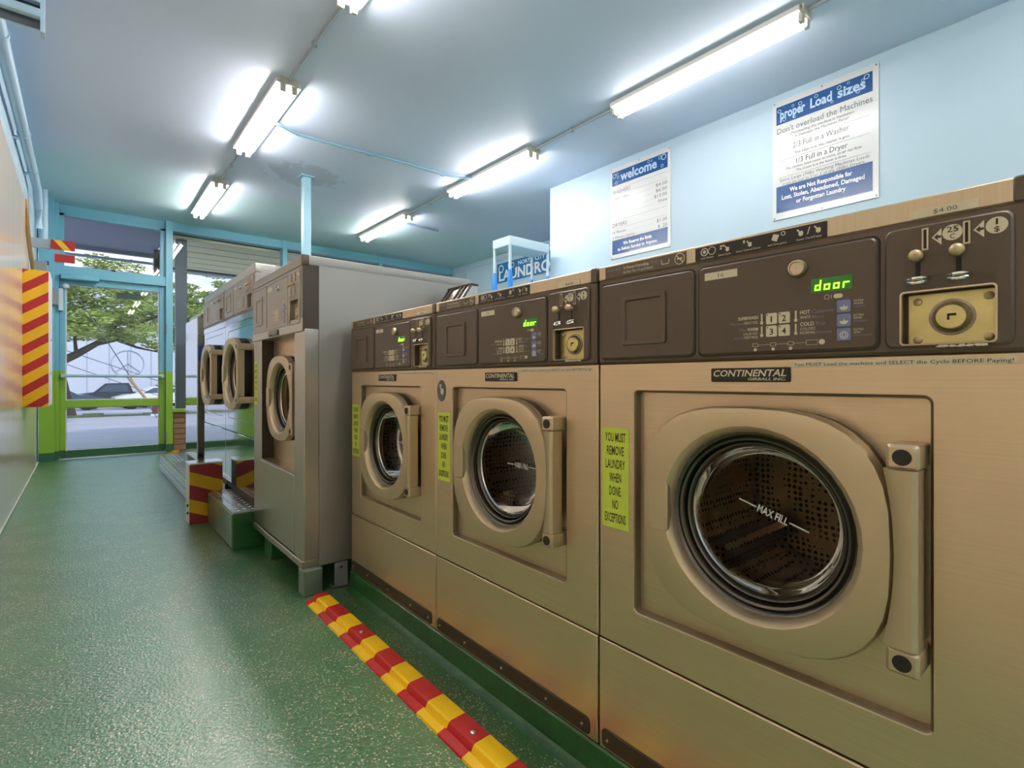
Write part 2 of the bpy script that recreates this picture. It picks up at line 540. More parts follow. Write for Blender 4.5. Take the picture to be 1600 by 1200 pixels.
_cu = bpy.data.curves.new('lettering', 'FONT')
_cu.resolution_u = 2
_to = bpy.data.objects.new('lettering', _cu)

def letters(bm, s, x0, x1, z, h, y, bold=0.0, shear=0.0, rot=0.0):
    """flat lettering in the xz plane facing -y: from x0 to x1, baseline z, capital height h"""
    _cu.body = s
    _cu.offset = bold
    _cu.shear = shear
    me = _to.to_mesh()
    xs = [v.co.x for v in me.vertices]
    if not xs: return
    a, b = min(xs), max(xs)
    kx = (x1 - x0) / (b - a)
    kz = h / 0.70
    ca, sa = math.cos(rot), math.sin(rot)
    mxm, mzm = (x0 + x1) / 2, z + h / 2
    vs = []
    for v in me.vertices:
        px, pz = x0 + (v.co.x - a) * kx, z + v.co.y * kz
        dx, dz = px - mxm, pz - mzm
        vs.append(bm.verts.new((mxm + dx * ca - dz * sa, y, mzm + dx * sa + dz * ca)))
    for p in me.polygons:
        try:
            bm.faces.new([vs[i] for i in p.vertices])
        except ValueError:
            pass
    _to.to_mesh_clear()

def lettering(name, lines, y, m, parent, **k):
    bm = bmesh.new()
    for ln in lines:
        kk = dict(k)
        if len(ln) > 5: kk['bold'] = ln[5]
        letters(bm, ln[0], ln[1], ln[2], ln[3], ln[4], y, **kk)
    me = bpy.data.meshes.new(name)
    bm.normal_update()
    bm.to_mesh(me)
    bm.free()
    me.materials.append(M[m])
    o = bpy.data.objects.new(name, me)
    COL.objects.link(o)
    o.parent = parent
    if len(lines) > 3: o['kind'] = 'stuff'
    return o

# ------------------------------------------------------------------ the room shell
ZC = 2.79
XL, XR, XF, YC, YF, YB = -0.36, 3.60, 4.91, 3.70, 7.50, -3.2
struct(link('floor', B(XL - 0.1, XF + 0.1, YB - 0.1, YF + 0.12, -0.12, 0), 'floor', smooth=0))
struct(link('ceiling', B(XL - 0.1, XF + 0.1, YB - 0.1, YF + 0.12, ZC, ZC + 0.1), 'ceiling', smooth=0))
wl = struct(link('wall_left', B(XL - 0.12, XL - 0.012, YB, YF, 0, ZC), 'wall', smooth=0))
struct(link('wall_right', B(XR, XR + 0.12, YB, YC, 0, ZC), 'wall', smooth=0))
struct(link('wall_return', B(XR + 0.12, XF, YC - 0.12, YC, 0, ZC), 'wall', smooth=0))
wf = struct(link('wall_far', B(XF, XF + 0.12, YC - 0.12, YF + 0.1, 0, ZC), 'wall', smooth=0))
struct(link('wall_back', B(XL, XR, YB - 0.12, YB, 0, ZC), 'wall', smooth=0))
# slim batten lines on the far wall
bm = bmesh.new(); box(bm, XF - 0.012, XF, YC, YF, 2.70, 2.725)
struct(link('trim_1', bm, 'wall', smooth=0))
bm = bmesh.new(); box(bm, XF - 0.010, XF, 7.02, 7.05, 0.0, 2.70)
struct(link('trim_2', bm, 'wall', smooth=0))
struct(link('baseboard_left', B(XL - 0.012, XL + 0.006, YB, 7.28, 0, 0.012, bev=0.004), 'caulk'))

# glossy beige panelling on the left wall
bm = bmesh.new()
prof = [(YB, 0.0), (6.90, 0.0), (6.90, 0.70), (6.30, 1.75), (5.78, 2.02), (5.75, 2.33), (YB, 2.40)]
a = [bm.verts.new((XL, y, z)) for y, z in prof]
b = [bm.verts.new((XL - 0.012, y, z)) for y, z in prof]
bm.faces.new(a); bm.faces.new(b[::-1])
for i in range(len(prof)):
    bm.faces.new((a[i], a[(i + 1) % len(prof)], b[(i + 1) % len(prof)], b[i]))
pan = link('wall_panelling', bm, 'panel', wl, smooth=0)
pan['label'] = 'glossy beige panelling over the lower left wall'
bm = bmesh.new(); tubepath(bm, [(XL + 0.006, 5.74, 2.34), (XL + 0.010, 5.76, 2.12), (XL + 0.014, 5.95, 1.98), (XL + 0.02, 6.3, 1.82), (XL + 0.02, 6.45, 1.70)], 0.016)
es_ = thing('edge_strip', 'tan curved edging strip hanging at the far end of the left wall panelling', 'trim')
link('strip', bm, 'tanstrip', es_)

# ------------------------------------------------------------------ storefront
FY0, FY1 = 7.47, 7.55
d1 = struct(thing('door_1', 'glazed entrance door in a blue, lime and dark green painted frame', None, (0, 0, 0)))
link('jamb', B(-0.36, -0.235, 7.30, 7.56, 0, ZC), 'front', d1, 0)
link('jamb', B(-0.235, -0.200, 7.42, 7.56, 0, ZC), 'front', d1, 0)
link('jamb', B(0.765, 0.835, 7.40, 7.56, 0, ZC), 'front', d1, 0)
link('stile', B(-0.198, -0.150, FY0, FY1 - 0.02, 0.012, 2.00, bev=0.004), 'front', d1)
link('stile', B(0.705, 0.760, FY0, FY1 - 0.02, 0.012, 2.00, bev=0.004), 'front', d1)
link('top_rail', B(-0.150, 0.705, FY0, FY1 - 0.02, 1.925, 2.00), 'front', d1, 0)
link('middle_rail', B(-0.150, 0.705, FY0, FY1 - 0.02, 0.562, 0.642), 'front', d1, 0)
link('bottom_rail', B(-0.150, 0.705, FY0, FY1 - 0.02, 0.012, 0.086), 'front', d1, 0)
link('threshold', B(-0.2, 0.765, 7.42, 7.60, 0.0, 0.010), 'chrome', d1, 0)
p = link('pane', B(-0.150, 0.705, 7.505, 7.511, 0.642, 1.925), 'glass', d1, 0)
p2 = link('pane', B(-0.150, 0.705, 7.505, 7.511, 0.086, 0.562), 'glass', d1, 0)
bead = bmesh.new()
for z0, z1 in ((0.086, 0.562), (0.642, 1.925)):
    box(bead, -0.150, -0.138, 7.492, 7.504, z0, z1); box(bead, 0.693, 0.705, 7.492, 7.504, z0, z1)
    box(bead, -0.138, 0.693, 7.492, 7.504, z0, z0 + 0.010); box(bead, -0.138, 0.693, 7.492, 7.504, z1 - 0.010, z1)
link('glazing_bead', bead, 'whitepaint', d1, 0)
bm = bmesh.new(); tubepath(bm, [(-0.17, 7.40, 0.912), (0.73, 7.40, 0.912)], 0.016)
box(bm, -0.185, -0.155, 7.38, 7.47, 0.895, 0.93); box(bm, 0.715, 0.745, 7.38, 7.47, 0.895, 0.93)
link('push_bar', bm, 'pipe', d1)
link('header', B(-0.200, 0.765, 7.42, 7.56, 2.00, 2.105), 'front', d1, 0)
link('door_closer', B(-0.19, 0.14, 7.36, 7.44, 1.965, 2.02, bev=0.008), 'front', d1)
link('lock_box', B(-0.285, -0.20, 7.24, 7.30, 1.66, 1.83, bev=0.006), 'greybox', d1)['label'] = 'grey electric lock box'
link('alarm_contact', B(-0.205, -0.17, 7.38, 7.47, 1.62, 1.86, bev=0.004), 'whitepaint', d1)['label'] = 'white upright contact strip'
bm = bmesh.new(); lathe(bm, [(0.0005, 7.36), (0.022, 7.372), (0.03, 7.40), (0.022, 7.43), (0.0005, 7.44)], -0.144, 1.89, 14)
link('sensor_ball', bm, 'whitepaint', d1)['label'] = 'small white round sensor'
link('notice_plate', B(0.298, 0.525, 7.494, 7.503, 1.815, 1.882), 'darkgreen', d1, 0)['label'] = 'dark green notice plate inside the glass'
link('hinge', B(0.76, 0.772, 7.385, 7.41, 0.12, 0.24, bev=0.003), 'greybox', d1)
link('hinge', B(0.76, 0.772, 7.385, 7.41, 1.42, 1.54, bev=0.003), 'greybox', d1)

w1 = struct(thing('window_1', 'transom window over the entrance door', None))
link('frame', B(-0.200, -0.160, FY0, 7.55, 2.105, 2.70), 'front', w1, 0)
link('frame', B(0.715, 0.765, FY0, 7.55, 2.105, 2.70), 'front', w1, 0)
link('frame', B(-0.200, 0.765, FY0, 7.55, 2.675, ZC), 'front', w1, 0)
link('frame', B(-0.160, 0.715, FY0, 7.55, 2.105, 2.125), 'front', w1, 0)
link('pane', B(-0.160, 0.715, 7.505, 7.511, 2.125, 2.675), 'glass', w1, 0)
link('latch', B(0.255, 0.285, 7.44, 7.47, 2.105, 2.13, bev=0.004), 'kick', w1)

bays = [(0.835, 2.108), (2.166, 3.528), (3.586, 4.91)]
for i, (x0, x1) in enumerate(bays):
    ww = struct(thing('window_%d' % (i + 2), 'tall shop window, bay %s from the door' % ('first', 'second', 'third')[i], None))
    link('sill', B(x0, x1, 7.38, 7.58, 0.475, 0.515, bev=0.004), 'front', ww)
    link('header', B(x0, x1, 7.44, 7.56, 2.685, ZC), 'front', ww, 0)
    if i < 2:
        link('mullion', B(x1, x1 + 0.058, 7.42, 7.56, 0, ZC), 'front', ww, 0)
    link('pane', B(x0, x1, 7.505, 7.511, 0.515, 2.685), 'glass', ww, 0)
wfr = struct(link('wall_front', B(0.835, 4.91, 7.432, 7.56, 0, 0.475), 'mortar', smooth=0))
bk = bmesh.new(); box(bk, -0.118, 0.118, -0.012, 0.0, -0.029, 0.029, bev=0.004)
bme = link('brick', bk, 'brick', wfr)
bme.location = (0.96, 7.432, 0.042)
row = 0
for row in range(7):
    for c in range(3):
        if row == 0 and c == 0: continue
        o = bme.copy(); COL.objects.link(o); o.parent = wfr
        o.location = (0.96 + c * 0.244 + (0.122 if row % 2 else 0), 7.432, 0.042 + row * 0.0655)
for row in (1, 3, 5):
    bk = bmesh.new(); box(bk, -0.056, 0.056, -0.012, 0.0, -0.029, 0.029, bev=0.004)
    o = link('half_brick', bk, 'brick', wfr); o.location = (0.90, 7.432, 0.042 + row * 0.0655)

# pole from floor to ceiling
pl = thing('support_pole', 'slim pale blue square pole rising behind the tall grey washer to the ceiling', 'pole', (1.62, 4.97, 0))
link('shaft', B(-0.036, 0.036, -0.036, 0.036, 0.008, ZC - 0.01, bev=0.006), 'polepaint', pl)
link('base_plate', B(-0.07, 0.07, -0.07, 0.07, 0, 0.008), 'polepaint', pl, 0)
link('head_plate', B(-0.06, 0.06, -0.06, 0.06, ZC - 0.01, ZC), 'polepaint', pl, 0)

# ------------------------------------------------------------------ fluorescent lamps, conduit, cable
def make_lamp():
    t = thing('fluorescent_lamp', 'x', 'lamp')
    # local: long axis y, hangs from z=0 downwards, centred
    bm = bmesh.new()
    prof = [(-0.050, 0.0), (-0.076, -0.010), (-0.076, -0.036), (-0.030, -0.042), (0.030, -0.042), (0.076, -0.036), (0.076, -0.010), (0.050, 0.0)]
    loft(bm, [[(x, y, z) for x, z in prof] for y in (-0.61, 0.61)], cap0=True, cap1=True)
    link('housing', bm, 'lampbody', t, 20)
    for sx_ in (-1, 1):
        bm = bmesh.new()
        tubepath(bm, [(sx_ * 0.034, -0.592, -0.060), (sx_ * 0.034, 0.592, -0.060)], 0.0165, 12)
        link('tube', bm, 'tube', t)
        for sy in (-1, 1):
            link('lamp_socket', B(sx_ * 0.034 - 0.017, sx_ * 0.034 + 0.017, sy * 0.605 - 0.012, sy * 0.605 + 0.012, -0.084, -0.015, bev=0.004), 'socket', t)
    for sy in (-1, 1):
        link('end_plate', B(-0.055, 0.055, sy * 0.620 - 0.004, sy * 0.620 + 0.004, -0.042, 0), 'socket', t, 0)
    return t
lamps = [
    (1.01, 4.04, 'twin-tube lamp in the left row, beside the sagging blue cable'),
    (1.01, 1.88, 'twin-tube lamp cut off by the top edge of the photo, nearest in the left row'),
    (1.01, 6.17, 'twin-tube lamp farthest in the left row, nearest the entrance door'),
    (2.87, 1.67, 'twin-tube lamp nearest in the right row, above the two white wall signs'),
    (2.87, 3.75, 'twin-tube lamp in the middle of the right row, where the blue cable ends'),
    (2.87, 5.88, 'twin-tube lamp farthest in the right row, with a short conduit stub'),
    (1.01, -0.5, 'twin-tube lamp in the left row behind the viewpoint'),
    (2.87, -0.6, 'twin-tube lamp in the right row behind the viewpoint'),
    (2.87, -2.3, 'unseen twin-tube fill lamp added to the right row by the back wall'),  # rear pair added as fill light behind the camera
    (1.01, -2.3, 'unseen twin-tube fill lamp added to the left row by the back wall'),
]
l0 = make_lamp()
for i, (x, y, lab) in enumerate(lamps):
    if i == 0:
        l0.location = (x, y, ZC); l0['label'] = lab; l0['group'] = 'ceiling lamps in two rows'
    else:
        lp_ = dup(l0, (x, y, ZC), 0, lab, 'ceiling lamps in two rows')
        if x > 2:
            for c_ in lp_.children:
                if c_.name.startswith('tube'):
                    c_.data = c_.data.copy()
                    c_.data.materials[0] = M['tube_dim' if y < 2 else 'tube_far']
def conduit(name, pts, rad, m, lab, cat='conduit', group=None, clips=()):
    t = thing(name, lab, cat, (0, 0, 0), 0, group)
    bm = bmesh.new(); tubepath(bm, pts, rad)
    link('run', bm, m, t)
    for c in clips:
        bm = bmesh.new(); box(bm, c[0] - rad * 1.5, c[0] + rad * 1.5, c[1] - 0.008, c[1] + 0.008, c[2] - rad * 1.4, ZC if len(c) < 4 else c[3])
        link('clip', bm, m, t, 0)
    return t
zc = ZC - 0.011
conduit('conduit', [(1.01, -1.6, zc), (1.01, -1.12, zc)], 0.010, 'conduit', 'rearmost conduit length behind the viewpoint in the left lamp row', group='lamp row conduits')
for x, y0, y1, lab in ((1.01, 0.12, 1.25, 'conduit joining the left row lamps nearest the camera'),
                       (1.01, 2.51, 3.41, 'conduit between the top-edge lamp and the lamp with the cable, left row'),
                       (1.01, 4.67, 5.54, 'conduit between the two far lamps of the left row'),
                       (2.87, 0.04, 1.04, 'conduit reaching the top edge past the nearest right row lamp'),
                       (2.87, 2.30, 3.12, 'conduit between the near and middle lamps of the right row'),
                       (2.87, 4.38, 5.25, 'conduit between the middle and far lamps of the right row')):
    conduit('conduit', [(x, y0, zc), (x, y1, zc)], 0.010, 'conduit', lab, group='lamp row conduits', clips=[(x, (y0 + y1) / 2, zc)])
conduit('conduit_stub', [(2.94, 5.62, zc), (3.50, 5.66, zc)], 0.011, 'cable', 'short conduit stub to the right of the farthest right row lamp')
conduit('ceiling_cable', [(1.075, 4.00, ZC - 0.03), (1.17, 4.06, ZC - 0.02), (1.28, 4.12, ZC - 0.014), (1.55, 4.105, ZC - 0.014), (2.09, 4.06, ZC - 0.014), (2.55, 4.05, ZC - 0.014), (2.72, 4.02, ZC - 0.016), (2.80, 3.93, ZC - 0.025), (2.815, 3.90, ZC - 0.03)],
        0.014, 'cable', 'blue painted cable snaking across the ceiling between the two lamp rows', 'cable', clips=[(1.85, 4.08, ZC - 0.014), (2.55, 4.05, ZC - 0.014)])

# pipes along the top of the left wall
pp = thing('wall_pipe', 'pale blue pipe running along the top of the left wall with clips', 'pipe')
bm = bmesh.new(); tubepath(bm, [(XL + 0.045, 1.2, 2.575), (XL + 0.045, 5.95, 2.575)], 0.032, 12)
link('run', bm, 'pipe', pp)
bm = bmesh.new(); tubepath(bm, [(XL + 0.045, 5.95, 2.575), (XL + 0.05, 6.15, 2.55), (XL + 0.05, 6.32, 2.42), (XL + 0.05, 6.36, 2.25)], 0.030, 12)
link('elbow', bm, 'pipe', pp)
for y in (3.55, 4.9, 5.7):
    bm = bmesh.new(); tubepath(bm, [(XL + 0.045, y - 0.014, 2.575), (XL + 0.045, y + 0.014, 2.575)], 0.037, 12)
    box(bm, XL - 0.012, XL + 0.02, y - 0.012, y + 0.012, 2.53, 2.55)
    link('clip', bm, 'pipe', pp)
pv = thing('standing_pipe', 'pale blue upright conduit beside the door in the far left corner', 'pipe')
bm = bmesh.new(); tubepath(bm, [(XL + 0.055, 7.0, 2.20), (XL + 0.055, 7.0, ZC)], 0.034, 12)
link('run', bm, 'pipe', pv)
bm = bmesh.new(); box(bm, XL - 0.012, XL + 0.08, 6.985, 7.015, 2.45, 2.48)
link('clip', bm, 'pipe', pv, 0)

# louvred vent high on the left wall
lv = thing('wall_vent', 'pale blue slatted vent box high on the left wall', 'vent', (XL, 3.0, 2.40))
bm = bmesh.new()
box(bm, -0.012, 0.0, 0, 0.06, 0.0, 0.30); box(bm, 0.0, 0.22, 0.05, 0.06, 0.0, 0.30); box(bm, 0.0, 0.22, 0, 0.06, 0.29, 0.30); box(bm, 0.218, 0.232, 0, 0.06, -0.03, 0.30)
link('housing', bm, 'pipe', lv, 0)
for k in range(4):
    bm = bmesh.new(); box(bm, 0.0, 0.218, -0.004, 0.03, 0.030 + k * 0.062, 0.066 + k * 0.062, bev=0.003)
    link('slat', bm, 'pipe', lv)
link('back', B(0.0, 0.218, 0.040, 0.049, 0.0, 0.29), 'fasciadark', lv, 0)

# ------------------------------------------------------------------ washer pieces (local: x to the right of the front, y into the machine, z up)
def make_door(par, cx, cz, y0, s, rot_fill=0.0):
    """y0 = plane the door shuts on"""
    d = bmesh.new()
    k = 10
    yf = y0 - 0.046 * s
    loft(d, [sup(cx - 0.006 * s, cz, 0.182 * s, 0.176 * s, 2.9, y0 - 0.020 * s, k), sup(cx - 0.006 * s, cz, 0.198 * s, 0.190 * s, 2.9, y0 - 0.022 * s, k),
             sup(cx - 0.006 * s, cz, 0.198 * s, 0.190 * s, 2.9, yf + 0.008 * s, k), sup(cx - 0.006 * s, cz, 0.195 * s, 0.187 * s, 2.9, yf + 0.002 * s, k),
             sup(cx - 0.006 * s, cz, 0.188 * s, 0.180 * s, 2.9, yf, k), circ(cx, cz, 0.159 * s, yf, k), circ(cx, cz, 0.155 * s, yf + 0.003 * s, k), circ(cx, cz, 0.150 * s, yf + 0.010 * s, k),
             circ(cx, cz, 0.1475 * s, yf + 0.022 * s, k), circ(cx, cz, 0.145 * s, y0, k)])
    door = link('door', d, 'tan_door', par, 30)
    g = bmesh.new()
    loft(g, [sup(cx - 0.006 * s, cz, 0.1965 * s, 0.1885 * s, 2.9, y0, k), sup(cx - 0.006 * s, cz, 0.1965 * s, 0.1885 * s, 2.9, y0 - 0.021 * s, k)])
    link('door_skirt', g, 'dark', door, 30)  # dark band around the back edge of the door
    g = bmesh.new()
    lathe(g, [(0.1485 * s, yf + 0.020 * s), (0.144 * s, yf + 0.022 * s), (0.141 * s, yf + 0.028 * s), (0.1375 * s, yf + 0.024 * s), (0.134 * s, yf + 0.026 * s), (0.1325 * s, yf + 0.040 * s),
              (0.129 * s, yf + 0.036 * s), (0.126 * s, yf + 0.038 * s), (0.124 * s, yf + 0.050 * s), (0.120 * s, yf + 0.052 * s)], cx, cz, 56)
    link('gasket', g, 'rubber', door, 50)
    g = bmesh.new()
    lathe(g, [(0.1235 * s, yf + 0.046 * s), (0.1215 * s, yf + 0.043 * s), (0.1195 * s, yf + 0.046 * s)], cx, cz, 56)
    link('window_rim', g, 'chrome', door, 60)
    g = bmesh.new()
    lathe(g, [(0.1205 * s, yf + 0.046 * s), (0.118 * s, yf + 0.064 * s), (0.112 * s, yf + 0.082 * s), (0.100 * s, yf + 0.094 * s), (0.080 * s, yf + 0.100 * s), (0.05 * s, yf + 0.103 * s), (0.02 * s, yf + 0.1045 * s), (0.0006, yf + 0.105 * s)], cx, cz, 48)
    link('glass_bowl', g, 'bowl', door, 60)
    g = bmesh.new()
    yt = yf + 0.092 * s
    letters(g, 'MAX FILL', cx - 0.0275 * s, cx + 0.0255 * s, cz - 0.0065 * s, 0.0135 * s, yt, bold=0.022)
    box(g, cx - 0.062 * s, cx - 0.030 * s, yt - 0.0003, yt, cz - 0.0012, cz + 0.0012)
    box(g, cx + 0.028 * s, cx + 0.060 * s, yt - 0.0003, yt, cz - 0.0012, cz + 0.0012)
    if rot_fill:
        bmesh.ops.rotate(g, cent=(cx, yt, cz), matrix=Matrix.Rotation(rot_fill, 3, 'Y'), verts=g.verts[:])
    fl = link('fill_line', g, 'printwhite', door, 0)
    # thumb grip on the left
    g = bmesh.new(); slab(g, cx - 0.190 * s, cx - 0.148 * s, cz - 0.046 * s, cz + 0.046 * s, yf - 0.003 * s, yf + 0.012 * s, 0.008 * s, 0.002, 5)
    link('thumb_grip', g, 'tan_door', door)
    # hinge: bar with two end blocks
    g = bmesh.new()
    rows = []
    for i in range(13):
        t = -1 + i / 6
        z = cz + 0.116 * s * t
        xl = cx + (0.182 + 0.012 * (1 - t * t)) * s
        xr = cx + 0.221 * s
        rows.append([(xl, yf + 0.010 * s, z), (xl, yf - 0.002 * s, z), (xl + 0.011 * s, yf - 0.012 * s, z), (xr - 0.006 * s, yf - 0.013 * s, z), (xr, yf - 0.008 * s, z), (xr, yf + 0.022 * s, z)])
    loft(g, rows, cap0=True, cap1=True)
    hb = link('hinge_bar', g, 'tan_door', door, 40)
    for sz_ in (-1, 1):
        g = bmesh.new(); slab(g, cx + 0.187 * s, cx + 0.223 * s, cz + sz_ * 0.133 * s - 0.0165 * s, cz + sz_ * 0.133 * s + 0.0165 * s, yf - 0.012 * s, y0, 0.005 * s, 0.004 * s, 4)
        link('hinge_block', g, 'tan_door', door)
        g = bmesh.new(); disc(g, cx + 0.205 * s, cz + sz_ * 0.133 * s, 0.0105 * s, yf - 0.0135 * s, 18, 0.004)
        link('plug', g, 'dark', door)
    return door

def make_drum(par, cx, cz, y, s, depth):
    g = bmesh.new()
    lathe(g, [(0.145 * s, y), (0.150 * s, y + 0.03), (0.215 * s, y + 0.06), (0.218 * s, y + 0.08), (0.218 * s, y + depth - 0.03), (0.20 * s, y + depth), (0.09 * s, y + depth - 0.02), (0.0006, y + depth - 0.02)], cx, cz, 40)
    dr = link('drum', g, 'drum', par, 40)
    for k in range(3):
        a = R(100 + 120 * k)
        g = bmesh.new()
        rr_ = 0.216 * s
        pts = []
        for yy, hgt in ((y + 0.10, 0.05), (y + depth - 0.05, 0.06)):
            row_ = []
            for da, f in ((-0.16, 0.0), (-0.05, 1.0), (0.05, 1.0), (0.16, 0.0)):
                r_ = rr_ - hgt * s * f
                row_.append((cx + r_ * math.cos(a + da), yy, cz + r_ * math.sin(a + da)))
            pts.append(row_)
        loft(g, pts, closed=True, cap0=True, cap1=True)
        link('lifter', g, 'drum', dr, 0)
    return dr

def make_console(par, W, zb, zt, y0, mc='console', mp_='console_panel', logo=False, digits=True, lit=True):
    sx_, sz_ = W / 0.65, (zt - zb) / 0.1765
    X = lambda x: x * sx_
    Z = lambda z: zb + (z - 0.900) * sz_
    H = lambda h: h * sz_
    cb = bmesh.new()
    rc = ((X(0.526) + X(0.619)) / 2, (Z(0.9120) + Z(0.9815)) / 2, (X(0.619) - X(0.526)) / 2, (Z(0.9815) - Z(0.9120)) / 2)
    cc = (W / 2, (zb + zt) / 2, W / 2 - 0.001, (zt - zb) / 2)
    DR = 0.016
    loft(cb, [rr(cc[0], cc[1], cc[2], cc[3], 0.006, y0 + 0.10, 4), rr(cc[0], cc[1], cc[2], cc[3], 0.006, y0 + 0.004, 4), rr(cc[0], cc[1], cc[2] - 0.004, cc[3] - 0.004, 0.003, y0, 4),
              rr(*rc, 0.004, y0, 4), rr(*rc, 0.004, y0 + DR, 4)], cap0=True, cap1=True)
    con = link('console', cb, mc, par)
    for xa, xb, za, zb_ in ((0.0085, 0.2265, 0.9062, 1.0668), (0.2305, 0.5025, 0.9062, 1.0668)):
        g = bmesh.new(); slab(g, X(xa), X(xb), Z(za), Z(zb_), y0 - 0.0008, y0 + 0.001, 0.011, 0.0004, 5)
        link('panel_groove', g, 'dark' if lit else 'kick', con)
    # dispenser flap
    g = bmesh.new(); slab(g, X(0.011), X(0.224), Z(0.909), Z(1.064), y0 - 0.005, y0 + 0.002, 0.010, 0.003, 5)
    soap = link('dispenser_flap', g, mp_, par)
    g = bmesh.new(); cxx, czz = X(0.1175), Z(0.985)
    loft(g, [rr(cxx, czz, X(0.052), H(0.050), 0.004, y0 - 0.004, 3), rr(cxx, czz, X(0.051), H(0.049), 0.004, y0 - 0.009, 3), rr(cxx, czz, X(0.042), H(0.040), 0.003, y0 - 0.009, 3), rr(cxx, czz, X(0.040), H(0.038), 0.003, y0 - 0.0055, 3)], cap1=True)
    link('flap_handle', g, mc, soap, 20)
    # control panel
    g = bmesh.new(); slab(g, X(0.233), X(0.500), Z(0.909), Z(1.064), y0 - 0.005, y0 + 0.002, 0.010, 0.003, 5)
    cp = link('control_panel', g, mp_, par)
    yf = y0 - 0.0056
    g = bmesh.new(); lathe(g, [(0.013, yf + 0.001), (0.013, yf - 0.004), (0.0115, yf - 0.010), (0.0095, yf - 0.0105), (0.009, yf - 0.008), (0.0006, yf - 0.008)], X(0.399), Z(1.036), 20)
    link('key_lock', g, 'chrome' if mc != 'console' else 'tan_trim', cp)
    g = bmesh.new(); slab(g, X(0.246), X(0.304), Z(1.0395), Z(1.0525), yf, yf + 0.001, 0.0006, 0.0003, 3)
    link('number_label', g, 'cream', cp)
    if digits: lettering('number', [('16', X(0.271), X(0.281), Z(1.0425), H(0.007))], yf - 0.0004, 'inkgrey', cp)
    g = bmesh.new(); slab(g, X(0.417), X(0.470), Z(0.9955), Z(1.0165), yf, yf + 0.001, 0.001, 0.0004, 3)
    link('display', g, 'disp' if lit else mp_, cp)
    # seven-segment word d o o r
    g = bmesh.new()
    SEG = {'d': 'bcdeg', 'o': 'cdeg', 'r': 'eg'}
    for i, ch in enumerate('door'):
        x0 = X(0.4215 + i * 0.0122); wd = X(0.0080); z0 = Z(0.9985); hh = H(0.0155); t = 0.0020
        def seg(xa, xb, za, zb_):
            sh = 0.10
            poly(g, [(xa + (za - z0) * sh, za), (xb + (za - z0) * sh, za), (xb + (zb_ - z0) * sh, zb_), (xa + (zb_ - z0) * sh, zb_)], yf - 0.0008)
        S_ = SEG[ch]
        if 'b' in S_: seg(x0 + wd - t, x0 + wd, z0 + hh / 2, z0 + hh)
        if 'c' in S_: seg(x0 + wd - t, x0 + wd, z0, z0 + hh / 2)
        if 'd' in S_: seg(x0, x0 + wd, z0, z0 + t)
        if 'e' in S_: seg(x0, x0 + t, z0, z0 + hh / 2)
        if 'g' in S_: seg(x0, x0 + wd, z0 + hh / 2 - t / 2, z0 + hh / 2 + t / 2)
    if lit: link('display_word', g, 'led', cp, 0)
    else: g.free()
    for i, n_ in enumerate('1234'):
        bx = X(0.3595 + (i % 2) * 0.0190); bz = Z(0.9630 - (i // 2) * 0.0200)
        g = bmesh.new(); slab(g, bx - X(0.0085), bx + X(0.0085), bz - H(0.0088), bz + H(0.0088), yf - 0.0006, yf + 0.001, 0.002, 0.0004, 3)
        b_ = link('cycle_button', g, 'cream', cp)
        g = bmesh.new(); wn = 0.0011 if n_ == '1' else 0.0030
        letters(g, n_, bx - X(wn), bx + X(wn), bz - H(0.0055), H(0.0095), yf - 0.0010, bold=0.015)
        disc(g, bx - X(0.0058), bz + H(0.006), 0.0011, yf - 0.0010, 8, 0.0002)
        link('button_number', g, 'ink', cp, 0)
    for i in range(3):
        bz = Z(0.9721 - i * 0.0205); bx = X(0.4597)
        g = bmesh.new(); slab(g, bx - X(0.0088), bx + X(0.0088), bz - H(0.0090), bz + H(0.0090), yf - 0.0006, yf + 0.001, 0.002, 0.0004, 3)
        link('option_button', g, 'bluebtn', cp)
    g = bmesh.new()
    for i in range(3):
        bz = Z(0.9710 - i * 0.0205); bx = X(0.4600)
        if i < 2:
            poly(g, [(bx + X(0.0055) * math.cos(a), bz + H(0.0052) * math.sin(a)) for a in [PI + PI * q / 8 for q in range(9)]], yf - 0.0012)
            poly(g, [(bx - 0.001, bz - 0.001), (bx + 0.0015, bz - 0.001), (bx, bz + 0.0042)], yf - 0.0012)
        else:
            ring(g, bx, bz, X(0.0056), X(0.0044), yf - 0.0010, 14, 0.0003); ring(g, bx, bz, X(0.0030), X(0.0020), yf - 0.0010, 12, 0.0003)
    # thermometers
    for tx, tz in ((0.3445, 0.963), (0.3445, 0.943), (0.3955, 0.963), (0.3955, 0.943)):
        box(g, X(tx) - 0.0012, X(tx) + 0.0012, yf - 0.0006, yf, Z(tz - 0.004), Z(tz + 0.0088))
        disc(g, X(tx), Z(tz - 0.0058), 0.0026, yf - 0.0006, 10, 0.0004)
    # progress line
    for px in (0.334, 0.362, 0.388):
        for q in ((-1, 0), (1, 0)):
            box(g, X(px) + q[0] * 0.0040 - 0.0003, X(px) + q[0] * 0.0040 + 0.0003, yf - 0.0005, yf, Z(0.9195), Z(0.9245))
        box(g, X(px) - 0.004, X(px) + 0.004, yf - 0.0005, yf, Z(0.9242), Z(0.9248)); box(g, X(px) - 0.004, X(px) + 0.004, yf - 0.0005, yf, Z(0.9192), Z(0.9198))
        disc(g, X(px), Z(0.9145), 0.0026, yf - 0.0005, 10, 0.0004)
    for xa, xb in ((0.338, 0.358), (0.366, 0.384), (0.392, 0.410)):
        box(g, X(xa), X(xb), yf - 0.0005, yf, Z(0.9217), Z(0.9222))
    for xa, xb, za, zb_ in ((0.410, 0.426, 0.9252, 0.9257), (0.410, 0.426, 0.9183, 0.9188), (0.410, 0.4105, 0.9183, 0.9257), (0.4255, 0.426, 0.9183, 0.9257)):
        box(g, X(xa), X(xb), yf - 0.0005, yf, Z(za), Z(zb_))
